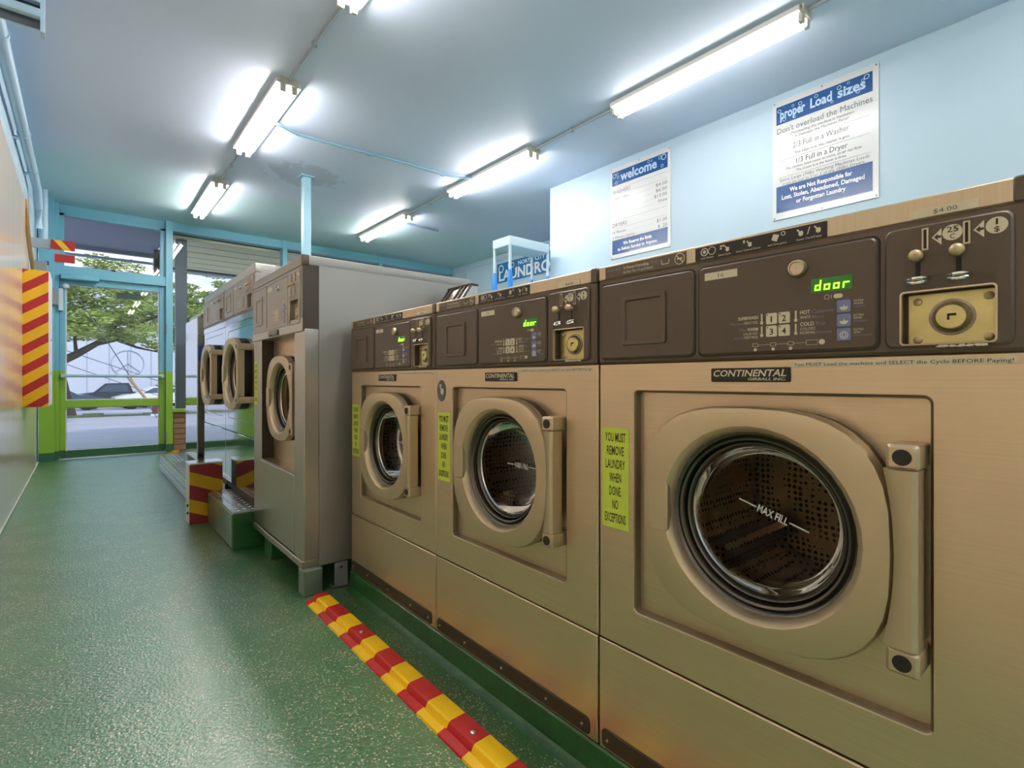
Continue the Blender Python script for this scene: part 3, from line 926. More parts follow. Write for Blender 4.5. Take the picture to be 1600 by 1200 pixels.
    disc(g, X(0.4315), Z(0.922), 0.0042, yf - 0.0005, 14, 0.0004)
    ring(g, X(0.438), Z(0.9875), 0.0036, 0.0029, yf - 0.0005, 14, 0.0003)
    box(g, X(0.4435), X(0.4441), yf - 0.0005, yf, Z(0.9845), Z(0.9905))
    slab(g, X(0.4465), X(0.4585), Z(0.9842), Z(0.9908), yf - 0.0005, yf, 0.003, 0.0002, 3)
    link('printed_symbols', g, 'cream', cp, 0)['kind'] = 'stuff'
    lettering('printed_words', [('SUPERWASH', X(0.306), X(0.3385), Z(0.9645), H(0.0052), 0.02), ('HEAVY SOIL', X(0.316), X(0.3385), Z(0.9570), H(0.0044)),
                                ('WARM', X(0.321), X(0.3385), Z(0.9455), H(0.0052), 0.02), ('COLOR FAST', X(0.3145), X(0.3385), Z(0.9390), H(0.0042)), ('PERM PRESS', X(0.316), X(0.3385), Z(0.9330), H(0.0042)),
                                ('HOT', X(0.4015), X(0.4155), Z(0.9655), H(0.0056), 0.02), ('WHITE', X(0.4015), X(0.416), Z(0.9585), H(0.0042)),
                                ('COLD', X(0.4015), X(0.421), Z(0.9475), H(0.0056), 0.02), ('COLORS', X(0.4015), X(0.4225), Z(0.9410), H(0.0042)), ('NORMAL', X(0.4015), X(0.4235), Z(0.9350), H(0.0042)),
                                ('EXTRA', X(0.472), X(0.484), Z(0.9765), H(0.003)), ('WASH', X(0.472), X(0.483), Z(0.9725), H(0.003)), ('EXTRA', X(0.472), X(0.484), Z(0.956), H(0.003)), ('RINSE', X(0.472), X(0.482), Z(0.952), H(0.003)),
                                ('EXTRA', X(0.472), X(0.484), Z(0.9355), H(0.003)), ('SPIN', X(0.472), X(0.480), Z(0.9315), H(0.003))], yf - 0.0004, 'cream', cp)
    lettering('printed_translations', [('Muy Sucio', X(0.2935), X(0.3145), Z(0.9570), H(0.0040)), ('Tibio', X(0.307), X(0.3195), Z(0.9455), H(0.0050)), ('Normal', X(0.299), X(0.3145), Z(0.9330), H(0.0040)),
                                       ('Caliente', X(0.418), X(0.447), Z(0.9655), H(0.0056)), ('Blanco', X(0.418), X(0.434), Z(0.9585), H(0.0042)), ('Frio', X(0.424), X(0.436), Z(0.9475), H(0.0052)), ('Normal', X(0.425), X(0.444), Z(0.9350), H(0.0040)),
                                       ('Lavado', X(0.472), X(0.486), Z(0.9685), H(0.0028)), ('Enjuague', X(0.472), X(0.488), Z(0.948), H(0.0028)), ('Centrifugado', X(0.472), X(0.494), Z(0.9275), H(0.0028))], yf - 0.0004, 'lilac', cp)
    # coin panel with a real recess for the coin box
    g = bmesh.new()
    k = 4
    pc = ((X(0.508) + X(0.634)) / 2, (Z(0.9075) + Z(1.068)) / 2, (X(0.634) - X(0.508)) / 2, (Z(1.068) - Z(0.9075)) / 2)
    rc = ((X(0.526) + X(0.619)) / 2, (Z(0.9120) + Z(0.9815)) / 2, (X(0.619) - X(0.526)) / 2, (Z(0.9815) - Z(0.9120)) / 2)
    loft(g, [rr(*pc, 0.010, y0 + 0.001, k), rr(*pc, 0.010, y0 - 0.0035, k), rr(pc[0], pc[1], pc[2] - 0.0025, pc[3] - 0.0025, 0.008, y0 - 0.006, k),
             rr(*rc, 0.004, y0 - 0.006, k), rr(rc[0], rc[1], rc[2] - 0.001, rc[3] - 0.001, 0.004, y0 - 0.0055, k)])
    coin = link('coin_panel', g, mp_, par)
    g = bmesh.new()
    loft(g, [rr(rc[0], rc[1], rc[2] + 0.0012, rc[3] + 0.0012, 0.005, y0 - 0.0064, k), rr(rc[0], rc[1], rc[2] - 0.0008, rc[3] - 0.0008, 0.004, y0 - 0.0068, k), rr(rc[0], rc[1], rc[2] - 0.0010, rc[3] - 0.0010, 0.004, y0 - 0.0010, k)])
    link('box_rim', g, 'tan_trim', coin)
    yr = y0 + DR
    g = bmesh.new(); slab(g, X(0.530), X(0.6185), Z(0.9122), Z(0.9795), yr - 0.0030, yr - 0.0004, 0.002, 0.0006, 3)
    link('lock_plate', g, 'brass', coin)
    lx, lz = X(0.5755), Z(0.9465)
    g = bmesh.new(); lathe(g, [(0.0235, yr - 0.003), (0.0235, yr - 0.0050), (0.0205, yr - 0.0056), (0.0165, yr - 0.0036), (0.0160, yr - 0.0036)], lx, lz, 28)
    link('lock_ring', g, 'gunmetal', coin)
    g = bmesh.new(); lathe(g, [(0.0165, yr - 0.003), (0.0165, yr - 0.0105), (0.0150, yr - 0.012), (0.0006, yr - 0.0122)], lx, lz, 28)
    link('lock_core', g, 'brass', coin)
    g = bmesh.new(); box(g, lx - 0.0035, lx - 0.0012, yr - 0.0126, yr - 0.0118, lz - 0.004, lz + 0.004); box(g, lx - 0.0035, lx + 0.0055, yr - 0.0126, yr - 0.0118, lz + 0.001, lz + 0.004)
    link('keyhole', g, 'black', coin, 0)
    for qx, qz in ((0.5405, 0.9695), (0.6105, 0.9700), (0.5405, 0.9185), (0.6105, 0.9190)):
        g = bmesh.new(); lathe(g, [(0.0052, yr - 0.003), (0.0048, yr - 0.0052), (0.003, yr - 0.0064), (0.0006, yr - 0.0068)], X(qx), Z(qz), 12)
        link('screw', g, 'knob', coin)
    for q, (cx_, lab) in enumerate(((0.5520, '25'), (0.5925, '1'))):
        zoff = 0.0
        g = bmesh.new(); box(g, X(cx_) - 0.0034, X(cx_) + 0.0034, y0 - 0.0075, y0 - 0.0055, Z(1.034), Z(1.0625))
        link('slot_plate', g, 'tan_trim', coin, 0)
        g = bmesh.new(); box(g, X(cx_) - 0.0015, X(cx_) + 0.0015, y0 - 0.0080, y0 - 0.0058, Z(1.036), Z(1.0605))
        link('coin_slot', g, 'black', coin, 0)
        lx_ = X(cx_ - 0.0075)
        g = bmesh.new(); lathe(g, [(0.0035, y0 - 0.005), (0.0035, y0 - 0.012), (0.0075, y0 - 0.015), (0.0078, y0 - 0.020), (0.006, y0 - 0.024), (0.003, y0 - 0.0258), (0.0006, y0 - 0.026)], lx_, Z(1.0265), 16)
        link('return_knob', g, 'knob', coin)
        g = bmesh.new(); box(g, lx_ - 0.0026, lx_ + 0.0026, y0 - 0.0066, y0 - 0.0055, Z(0.998), Z(1.0195))
        link('lever_slot', g, 'black', coin, 0)
        g = bmesh.new()
        loft(g, [[(lx_ + rx * math.cos(2 * PI * i / 20), y0 - 0.006 - 0.010 * (0.5 - 0.5 * math.sin(2 * PI * i / 20)) - off, Z(0.9945) + rz_ * math.sin(2 * PI * i / 20) + dz) for i in range(20)] for rx, rz_, off, dz in ((0.0125, 0.0050, 0, 0.0), (0.0125, 0.0050, 0.0015, 0.0014), (0.0075, 0.0028, 0.0015, 0.0012), (0.0075, 0.0028, 0, -0.001))])
        link('coin_cup', g, 'chrome', coin)
    g = bmesh.new()
    for cx_, cz_ in ((0.5790, 1.0515), (0.6195, 1.0510)):
        disc(g, X(cx_), Z(cz_), 0.0100, y0 - 0.0066, 20, 0.0005)
    for ax_, az_ in ((0.5585, 1.0485), (0.5985, 1.0495)):
        poly(g, [(X(ax_), Z(az_)), (X(ax_ + 0.0098), Z(az_ + 0.0105)), (X(ax_ + 0.0098), Z(az_ - 0.0105))], y0 - 0.0066)
    link('coin_symbols', g, 'cream', coin, 0)
    g = bmesh.new(); yk = y0 - 0.0071
    letters(g, '25', X(0.5735), X(0.5850), Z(1.0520), H(0.0070), yk, bold=0.01); letters(g, 'C', X(0.5766), X(0.5815), Z(1.0435), H(0.0062), yk, bold=0.01)
    letters(g, '1', X(0.6186), X(0.6206), Z(1.0520), H(0.0070), yk, bold=0.01); letters(g, '$', X(0.6172), X(0.6222), Z(1.0432), H(0.0062), yk, bold=0.01)
    for ax_, az_ in ((0.5585, 1.0485), (0.5985, 1.0495)):
        poly(g, [(X(ax_ + 0.0024), Z(az_)), (X(ax_ + 0.0062), Z(az_ + 0.0040)), (X(ax_ + 0.0062), Z(az_ - 0.0040))], yk, 0.0003)
        box(g, X(ax_ + 0.0058), X(ax_ + 0.0096), yk, yk + 0.0003, Z(az_ - 0.0014), Z(az_ + 0.0014))
    link('coin_words', g, 'ink', coin, 0)
    g = bmesh.new()
    random.seed(3)
    for qx in (0.566, 0.570, 0.578, 0.586, 0.594, 0.602, 0.607):
        poly(g, [(X(qx) - 0.004, Z(0.9085) + random.uniform(-.001, .001)), (X(qx), Z(0.9068)), (X(qx) + 0.005, Z(0.9075)), (X(qx) + 0.0045, Z(0.9100) + random.uniform(-.0008, .0008)), (X(qx), Z(0.9102))], y0 - 0.0064, 0.0004)
    if logo is False: link('paint_chip', g, 'cream', coin, 0)
    else: g.free()
    return con

def hand(g, x, z, s, y):
    poly(g, [(x + s * a, z + s * b) for a, b in ((-0.5, 0.55), (-0.25, 0.62), (0.05, 0.2), (0.45, 0.25), (0.6, -0.1), (0.5, -0.55), (0.1, -0.65), (-0.2, -0.35), (-0.1, 0.0))], y, 0.0003)

def trim_labels(trim, W, zt, y0, sx_):
    X = lambda x: x * sx_
    z0, z1 = zt - 0.0285, zt - 0.0045
    y = y0 - 0.0012
    g = bmesh.new(); slab(g, X(0.019), X(0.208), z0, z1, y, y0 + 0.001, 0.0006, 0.0003, 3)
    link('warning_strip', g, 'console', trim)
    g = bmesh.new(); slab(g, X(0.2265), X(0.440), z0, z1, y, y0 + 0.001, 0.0006, 0.0003, 3)
    link('symbol_strip', g, 'dark', trim)
    g = bmesh.new(); slab(g, X(0.5415), X(0.608), z0 + 0.0005, z0 + 0.0115, y, y0 + 0.001, 0.0006, 0.0003, 3)
    link('price_label', g, 'cream', trim)
    yl = y - 0.0004
    lettering('price', [('$4.00', X(0.564), X(0.588), z0 + 0.0032, 0.0058)], yl, 'inkgrey', trim)
    lettering('warning_words', [('To Prevent Oversudsing,', X(0.066), X(0.128), z0 + 0.0130, 0.0062, 0.012), ('Use More Than 1/4 cup Detergent', X(0.066), X(0.138), z0 + 0.0045, 0.0055)], yl, 'cream', trim)
    lettering('warning_heading', [('IMPORTANT:', X(0.022), X(0.061), z0 + 0.0130, 0.0060), ('DO NOT', X(0.131), X(0.152), z0 + 0.0130, 0.0060)], yl, 'lilac', trim)
    g = bmesh.new()
    cx, cz = X(0.195), z0 + 0.012
    ring(g, cx, cz, 0.0105, 0.0092, yl - 0.0002, 22, 0.0003)
    poly(g, [(cx - 0.0074, cz + 0.0062), (cx - 0.0062, cz + 0.0074), (cx + 0.0074, cz - 0.0062), (cx + 0.0062, cz - 0.0074)], yl - 0.0003, 0.0003)
    poly(g, [(X(0.155), z0 + 0.016), (X(0.157), z0 + 0.007), (X(0.172), z0 + 0.007), (X(0.174), z0 + 0.016), (X(0.1725), z0 + 0.016), (X(0.171), z0 + 0.0085), (X(0.158), z0 + 0.0085), (X(0.1565), z0 + 0.016)], yl, 0.0003)
    poly(g, [(cx - 0.006, cz - 0.001), (cx + 0.006, cz - 0.001), (cx + 0.005, cz + 0.0025), (cx, cz + 0.001), (cx - 0.004, cz + 0.003)], yl, 0.0003)
    # washing symbols
    zc_ = z0 + 0.0145
    ring(g, X(0.2445), zc_, 0.0072, 0.0055, yl, 18, 0.0003); disc(g, X(0.2445), zc_, 0.0032, yl, 10, 0.0003)
    ring(g, X(0.2585), zc_, 0.0072, 0.0060, yl, 18, 0.0003)
    hand(g, X(0.285), zc_ - 0.001, 0.0085, yl)
    for i in range(3): box(g, X(0.2735) + (i % 2) * 0.0042, X(0.2735) + (i % 2) * 0.0042 + 0.003, yl, yl + 0.0003, zc_ + 0.003 - (i // 2) * 0.0042, zc_ + 0.006 - (i // 2) * 0.0042)
    hand(g, X(0.3235), zc_ - 0.001, 0.0085, yl); box(g, X(0.314), X(0.317), yl, yl + 0.0003, zc_ + 0.001, zc_ + 0.006)
    poly(g, [(X(0.363), zc_ + 0.006), (X(0.372), zc_ + 0.003), (X(0.368), zc_ - 0.007), (X(0.360), zc_ - 0.003)], yl, 0.0003); ring(g, X(0.378), zc_ + 0.004, 0.0035, 0.0025, yl, 12, 0.0003)
    hand(g, X(0.402), zc_, 0.0090, yl); hand(g, X(0.4265), zc_, 0.0090, yl); poly(g, [(X(0.4125), zc_ - 0.005), (X(0.4138), zc_ - 0.005), (X(0.4172), zc_ + 0.006), (X(0.4158), zc_ + 0.006)], yl, 0.0003)
    link('washing_symbols', g, 'cream', trim, 0)['kind'] = 'stuff'
    lettering('symbol_words', [('Load Washer', X(0.238), X(0.262), z0 + 0.0022, 0.0034), ('Select Cycle', X(0.270), X(0.293), z0 + 0.0022, 0.0034), ('Select Optional Extras', X(0.302), X(0.343), z0 + 0.0022, 0.0034), ('Add Detergents', X(0.354), X(0.383), z0 + 0.0022, 0.0034), ('Insert Card/Coins', X(0.398), X(0.433), z0 + 0.0022, 0.0034)], yl, 'cream', trim)

def make_logo(par, x0, x1, z0, z1, y0, pad=0.0015):
    g = bmesh.new(); slab(g, x0, x1, z0, z1, y0 - 0.004, y0 + 0.001, 0.002, 0.001, 3)
    lg = link('maker_plate', g, 'dark', par)
    hgt = z1 - z0
    lettering('maker_words', [('CONTINENTAL', x0 + 0.005, x1 - 0.005, z0 + hgt * 0.40, hgt * 0.46, 0.02), ('GIRBAU, INC.', x0 + (x1 - x0) * 0.5, x1 - 0.006, z0 + hgt * 0.12, hgt * 0.18, 0.015)], y0 - 0.0045, 'cream', lg, shear=0.22)
    return lg

def front_panel(W, zb, zt, rc, cx, cz, rad, depth, y0=0.0, rdepth=0.012, k=10):
    g = bmesh.new()
    c = (W / 2, (zb + zt) / 2, W / 2, (zt - zb) / 2)
    loft(g, [rr(c[0], c[1], c[2], c[3], 0.003, y0 + depth, k), rr(c[0], c[1], c[2], c[3], 0.003, y0 + 0.004, k), rr(c[0], c[1], c[2] - 0.003, c[3] - 0.003, 0.002, y0, k),
             rr(rc[0], rc[1], rc[2], rc[3], 0.012, y0, k), rr(rc[0], rc[1], rc[2] - 0.003, rc[3] - 0.003, 0.010, y0 + 0.003, k),
             rr(rc[0], rc[1], rc[2] - 0.005, rc[3] - 0.005, 0.008, y0 + rdepth, k), circ(cx, cz, rad, y0 + rdepth, k), circ(cx, cz, rad, y0 + rdepth + 0.03, k)])
    return g

# ------------------------------------------------------------------ the three bronze washers
GW = 'bronze front-load washers on the green plinth'
def make_washer():
    W = 0.656
    t = thing('front_load_washer', 'x', 'washer', (0.85, 0.7225, 0), R(-90), GW)
    ZB, ZJ, ZK, ZT, ZTOP = 0.082, 0.315, 0.900, 1.0765, 1.1065
    link('cabinet', front_panel(W, ZJ + 0.001, ZK, (0.326, 0.6215, 0.238, 0.224), 0.334, 0.632, 0.146, 0.74, rdepth=0.018), 'tan', t, 30)
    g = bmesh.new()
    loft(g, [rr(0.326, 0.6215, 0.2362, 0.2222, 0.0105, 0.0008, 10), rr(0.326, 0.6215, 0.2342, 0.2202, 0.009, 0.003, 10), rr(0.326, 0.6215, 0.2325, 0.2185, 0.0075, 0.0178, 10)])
    link('recess_shade', g, 'recess', t, 30)  # overlay on the recess sides, coloured dark for the shade there
    g = bmesh.new(); slab(g, 0, W, ZB, ZJ - 0.001, -0.001, 0.73, 0.002, 0.002, 3)
    lp = link('lower_panel', g, 'tan', t)
    g = bmesh.new(); slab(g, 0.008, W - 0.02, 0.087, 0.127, -0.004, 0.001, 0.012, 0.002, 4)
    kp = link('kick_plate', g, 'kick', t)
    for x in (0.025, 0.16, 0.33, 0.50, 0.615):
        g = bmesh.new(); lathe(g, [(0.004, -0.004), (0.0034, -0.006), (0.0006, -0.0066)], x, 0.106, 10)
        link('screw', g, 'chrome', kp)
    # top cover and trim
    link('top_cover', B(0, W, 0.02, 0.74, ZK, ZTOP - 0.002, bev=0.004), 'side', t)
    g = bmesh.new(); slab(g, 0, W, ZT, ZTOP, -0.002, 0.10, 0.003, 0.002, 4)
    tr = link('top_trim', g, 'tan_trim', t)
    g = bmesh.new(); slab(g, W - 0.018, W + 0.0005, ZT - 0.0005, ZTOP + 0.0008, -0.0035, 0.10, 0.004, 0.002, 4)
    link('trim_cap', g, 'console', tr)
    trim_labels(tr, W, ZTOP, -0.002, 1.0)
    make_console(t, W, ZK, ZT, -0.004)
    make_logo(t, 0.257, 0.388, 0.8620, 0.8855, 0.0)
    g = bmesh.new(); slab(g, 0.389, 0.644, 0.8845, 0.8940, -0.0008, 0.001, 0.0004, 0.0002, 3)
    st = link('notice_strip', g, 'cream', t)
    lettering('notice_words', [('You MUST Load the machine and SELECT the Cycle BEFORE Paying!', 0.393, 0.639, 0.8868, 0.0048)], -0.0012, 'ink', st)
    g = bmesh.new(); slab(g, 0.009, 0.078, 0.5565, 0.7660, -0.0008, 0.001, 0.0004, 0.0002, 3)
    ys = link('lime_sticker', g, 'lime', t)
    rows = [('YOU MUST', 0.017, 0.070), ('REMOVE', 0.0215, 0.0655), ('LAUNDRY', 0.0185, 0.0685), ('WHEN', 0.028, 0.059), ('DONE.', 0.028, 0.059), ('NO', 0.036, 0.051), ('EXCEPTIONS', 0.0165, 0.0705)]
    lettering('sticker_words', [(s_, a_, b_, 0.7370 - i * 0.0280, 0.0185, 0.012) for i, (s_, a_, b_) in enumerate(rows)], -0.0012, 'ink', ys)
    make_drum(t, 0.334, 0.632, 0.045, 1.0, 0.40)
    dr = make_door(t, 0.334, 0.632, 0.018, 1.0)
    return t
w3 = make_washer()
w3['label'] = 'nearest bronze washer, whose MAX FILL line slants down to the right'
YW = [0.7225, 1.3835, 2.0440]
wm = dup(w3, (0.85, YW[1], 0), R(-90), 'middle bronze washer, with a round grey hand sticker on its front', GW)
wf1 = dup(w3, (0.85, YW[2], 0), R(-90), 'farthest bronze washer, standing against the tall grey washer', GW)
def find(root, name):
    for c in root.children:
        if c.name.split('.')[0] == name: return c
        r = find(c, name)
        if r: return r
fl = find(w3, 'fill_line')
fl.data = fl.data.copy()
fl.data.transform(Matrix.Translation((0.334, 0.0, 0.632)) @ Matrix.Rotation(R(17), 4, 'Y') @ Matrix.Translation((-0.334, 0.0, -0.632)))
g = bmesh.new(); lathe(g, [(0.0245, 0.0005), (0.0245, -0.0008), (0.0006, -0.0008)], 0.030, 0.832, 24)
for v in g.verts: v.co.z = 0.832 + (v.co.z - 0.832) * 1.35
rs = link('round_sticker', g, mat('sticker_slate', srgb(86, 84, 92), 0.4), wm)
g = bmesh.new(); hand(g, 0.030, 0.834, 0.022, -0.0014); disc(g, 0.025, 0.848, 0.006, -0.0014, 10, 0.0003)
link('sticker_symbol', g, 'cream', rs, 0)

# plinth under the washers
pt = thing('washer_plinth', 'dark green painted concrete plinth under the three bronze washers', 'plinth')
link('kerb', B(0.848, 1.70, -0.02, 2.06, 0, 0.078, bev=0.004), 'plinth', pt)
bm = bmesh.new()
loft(bm, [[(0.848, y, 0.014), (0.838, y, 0.005), (0.828, y, 0.0), (0.848, y, 0.0)] for y in (-0.02, 2.06)], cap0=True, cap1=True)
link('cove', bm, 'plinth', pt)

# slotted cowl on top behind the middle and far washer
cw = thing('slotted_cowl', 'sloping slotted steel cowl on top of the farthest bronze washer', 'vent', (1.20, 1.865, 1.1065))
bm = bmesh.new()
prof = [(0, 0), (0.13, 0.185), (0.16, 0.185), (0.16, 0)]
loft(bm, [[(x, y, z) for x, z in prof] for y in (0.0, 0.185)], cap0=True, cap1=True)
link('body', bm, 'greysteel', cw, 0)
dx, dz = 0.13 / 0.226, 0.185 / 0.226
for y in (0.004, 0.045, 0.080, 0.150, 0.181):
    bm = bmesh.new(); loft(bm, [[(s_ * dx - 0.006 * dz, yy, s_ * dz + 0.006 * dx), (s_ * dx + 0.004 * dz, yy, s_ * dz - 0.004 * dx)] for s_ in (0.0, 0.226) for yy in ()] or [[(s_ * dx + o_ * -dz, y + e_, s_ * dz + o_ * dx) for o_, e_ in ((-0.002, -0.005), (0.006, -0.005), (0.006, 0.005), (-0.002, 0.005))] for s_ in (0.002, 0.224)], cap0=True, cap1=True)
    link('rib', bm, 'kick', cw, 0)
link('top_edge', B(0.122, 0.162, -0.002, 0.188, 0.180, 0.190), 'kick', cw, 0)

# ------------------------------------------------------------------ tall grey washer with recessed front
def make_tall():
    W = 0.783
    t = thing('tall_washer', 'tall grey washer with recessed door, standing on green blocks', 'washer', (0.68, 2.896, 0), R(-90))
    ZB, ZTOP = 0.105, 1.371
    D = 0.816
    # columns, back, sides
    link('side_panel', B(W - 0.004, W, 0.06, D, ZB, 1.335), 'side', t, 0)
    link('side_panel', B(0.0, 0.004, 0.06, D, ZB, 1.335), 'side', t, 0)
    link('corner_post', B(W - 0.122, W, 0.0, 0.062, ZB + 0.03, 1.075, bev=0.004), 'greysteel', t)
    link('corner_post', B(0.0, 0.136, 0.0, 0.062, ZB + 0.03, 1.075, bev=0.004), 'greysteel', t)
    rcx = (0.136 + W - 0.122) / 2
    k = 8
    g = bmesh.new(); c = (rcx, 0.775, (W - 0.258) / 2, 0.31)
    loft(g, [rr(c[0], c[1], c[2], c[3], 0.002, 0.060, k), circ(rcx - 0.01, 0.782, 0.150, 0.060, k), circ(rcx - 0.01, 0.782, 0.150, 0.09, k)])
    link('recess_back', g, 'tan', t, 30)
    g = bmesh.new(); slab(g, 0.138, W - 0.124, ZB + 0.034, 0.466, -0.002, 0.055, 0.002, 0.002, 3)
    link('lower_panel', g, 'greysteel', t)
    link('recess_shade_wall', B(0.136, 0.1385, 0.004, 0.0595, 0.476, 1.075), 'kick', t, 0)  # thin sheet on the post's inner face, dark to paint recess shade
    link('recess_shade_wall', B(0.139, W - 0.124, 0.004, 0.0595, 1.072, 1.075), 'recess', t, 0)  # shade along the recess top, also put into the colour
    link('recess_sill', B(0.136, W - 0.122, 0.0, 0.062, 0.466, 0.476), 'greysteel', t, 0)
    link('base_rail', B(0.004, W - 0.004, -0.008, D, ZB, ZB + 0.030, bev=0.003), 'greysteel', t)
    link('top_panel', B(0.0, W, 0.02, D, 1.06, 1.340), 'side', t, 0) if False else None
    g = bmesh.new(); slab(g, 0.0, W, 1.330, ZTOP, -0.004, D, 0.004, 0.003, 4)
    link('top_trim', g, 'side', t)
    g = bmesh.new(); slab(g, W - 0.02, W + 0.001, 1.329, ZTOP + 0.001, -0.006, 0.02, 0.004, 0.002, 3)
    link('trim_cap', g, 'console', t)
    make_console(t, W - 0.004, 1.085, 1.330, -0.004, 'console_sheen', 'console_sheen', logo=True, lit=False)
    g = bmesh.new(); slab(g, 0.0, W - 0.004, 1.062, 1.118, -0.007, 0.09, 0.004, 0.003, 3)
    link('console_lip', g, 'greysteel', t)
    g = bmesh.new(); box(g, W - 0.0045, W - 0.001, -0.004, 0.098, 1.064, 1.329)
    link('console_side', g, 'kick', t, 0)
    make_logo(t, 0.31, 0.46, 1.068, 1.092, -0.007)
    make_drum(t, rcx - 0.01, 0.782, 0.095, 1.0, 0.45)
    make_door(t, rcx - 0.012, 0.782, 0.060, 1.04)
    g = bmesh.new(); slab(g, 0.010, 0.075, 0.74, 0.96, -0.0008, 0.001, 0.0004, 0.0002, 3)
    ys = link('lime_sticker', g, 'lime', t)
    rows = [('YOU MUST', 0.016, 0.069), ('REMOVE', 0.02, 0.065), ('LAUNDRY', 0.0175, 0.0675), ('WHEN', 0.027, 0.058), ('DONE.', 0.027, 0.058), ('NO', 0.035, 0.050), ('EXCEPTIONS', 0.0155, 0.0695)]
    lettering('sticker_words', [(s_, a_, b_, 0.930 - i * 0.0288, 0.019, 0.012) for i, (s_, a_, b_) in enumerate(rows)], -0.0012, 'ink', ys)
    return t
tall = make_tall()
fb = thing('washer_block', 'dull green block under the near front corner of the tall grey washer', 'block', (0.672, 2.088, 0))
link('body', B(0, 0.075, 0, 0.07, 0, 0.105, bev=0.004), 'greenpaint', fb)
fb2 = thing('washer_block', 'dull green block under the far front corner of the tall grey washer', 'block', (0.69, 2.62, 0))
link('body', B(0, 0.08, 0, 0.12, 0, 0.105, bev=0.004), 'plinth', fb2)
fb3 = thing('washer_block', 'green block under the rear of the tall grey washer', 'block', (1.35, 2.15, 0))
link('body', B(0, 0.08, 0, 0.7, 0, 0.105, bev=0.004), 'plinth', fb3)
br = thing('steel_bracket', 'small grey steel angle bracket behind the block of the tall washer', 'bracket', (0.80, 2.10, 0))
bm = bmesh.new(); box(bm, 0, 0.055, 0, 0.005, 0, 0.104); box(bm, 0, 0.055, 0, 0.05, 0, 0.005)
link('angle', bm, 'greybox', br, 0)
bm = bmesh.new(); lathe(bm, [(0.006, 0.0), (0.006, -0.003), (0.0006, -0.0034)], 0.027, 0.085, 10)
link('bolt', bm, 'kick', br)

# ------------------------------------------------------------------ two mirror-steel washers on the steps
GB = 'mirror steel washers on the tread steps'
def make_bright():
    W = 0.742
    t = thing('steel_washer', 'x', 'washer', (0.70, 3.690, 0), R(-90), GB)
    ZB, ZJ, ZK, ZT, ZTOP = 0.192, 0.55, 1.245, 1.440, 1.486
    link('cabinet', front_panel(W, ZJ + 0.001, ZK, (0.371, 0.9, 0.30, 0.27), 0.365, 0.902, 0.152, 0.78, rdepth=0.0015), 'mirror', t, 30)
    g = bmesh.new(); slab(g, 0, W, ZB + 0.04, ZJ - 0.001, -0.001, 0.77, 0.002, 0.002, 3)
    link('lower_panel', g, 'mirror', t)
    link('base_rail', B(0.01, W - 0.01, 0.01, 0.76, ZB, ZB + 0.04), 'kick', t, 0)
    g = bmesh.new(); slab(g, 0, W, 1.205, 1.243, -0.004, 0.01, 0.002, 0.001, 3)
    link('front_band', g, 'mirror', t)
    link('top_cover', B(0, W, 0.02, 0.78, ZK, ZTOP - 0.002, bev=0.004), 'side', t)
    g = bmesh.new(); slab(g, 0, W, ZT, ZTOP, -0.002, 0.10, 0.003, 0.002, 4)
    link('top_trim', g, 'greysteel', t)
    make_console(t, W, ZK, ZT, -0.004, 'console_sheen', 'console_sheen', logo=True, lit=False)
    make_drum(t, 0.365, 0.902, 0.04, 1.0, 0.42)
    make_door(t, 0.365, 0.902, 0.002, 1.10)
    return t
b2 = make_bright()
b2['label'] = 'mirror steel washer right beside the tall grey washer'
b3 = dup(b2, (0.70, 4.436, 0), R(-90), 'mirror steel washer farther along, next to the low steel cabinet by the window', GB)

# low mirror steel cabinet at the far end
b4 = thing('steel_cabinet', 'low mirror steel cabinet nearest the window, with a blue label on its side', 'cabinet', (0.70, 5.36, 0.1535), R(-90))
link('front_panel', B(0.0, 0.59, 0.0, 0.05, 0.06, 1.22, bev=0.006), 'mirror', b4)
link('body', B(0.0, 0.592, 0.052, 0.7, 0.0, 1.235, bev=0.004), 'olive', b4)
link('top_cap', B(-0.004, 0.597, 0.03, 0.71, 1.235, 1.262, bev=0.004), 'greysteel', b4)
link('base_rail', B(0.01, 0.58, 0.012, 0.052, 0.0, 0.06), 'kick', b4, 0)
link('side_label', B(0.592, 0.5935, 0.06, 0.16, 0.90, 1.06), 'bluelabel', b4, 0)['label'] = 'blue label on the side'

# ------------------------------------------------------------------ steps and bumper
def treads(x0, x1, y0, y1, z, name='tread_bumps'):
    bm = bmesh.new()
    nx, ny = max(1, int((x1 - x0) / 0.030)), int((y1 - y0) / 0.030)
    for i in range(nx):
        for j in range(ny):
            cx, cy = x0 + (i + 0.5) * (x1 - x0) / nx, y0 + (j + 0.5) * (y1 - y0) / ny
            a = R(45 if (i + j) % 2 else -45)
            ca, sa = math.cos(a), math.sin(a)
            pts = [(cx + u * ca - v * sa, cy + u * sa + v * ca) for u, v in ((0.014, 0), (0, 0.0035), (-0.014, 0), (0, -0.0035))]
            base = [bm.verts.new((p[0], p[1], z)) for p in pts]
            t_ = bm.verts.new((cx, cy, z + 0.003))
            for q in range(4): bm.faces.new((base[q], base[(q + 1) % 4], t_))
    return bm
s1 = thing('tread_step', 'near green concrete step with a diamond tread steel top', 'step', (0, 0, 0), 0, 'steps under the steel washers')
link('block', B(0.580, 1.50, 2.915, 3.57, 0, 0.184, bev=0.008), 'greenpaint', s1)
link('step_end', B(0.580, 1.50, 2.90, 2.915, 0, 0.184, bev=0.004), 'plinth', s1)
link('tread_plate', B(0.585, 1.49, 2.903, 3.568, 0.184, 0.190), 'steelstep', s1, 0)
link('tread_bumps', treads(0.60, 0.70, 2.92, 3.56, 0.190), 'steelstep', s1, 0)['kind'] = 'stuff'
s2 = thing('tread_step', 'far low steel-faced step leading towards the entrance door', 'step', (0, 0, 0), 0, 'steps under the steel washers')
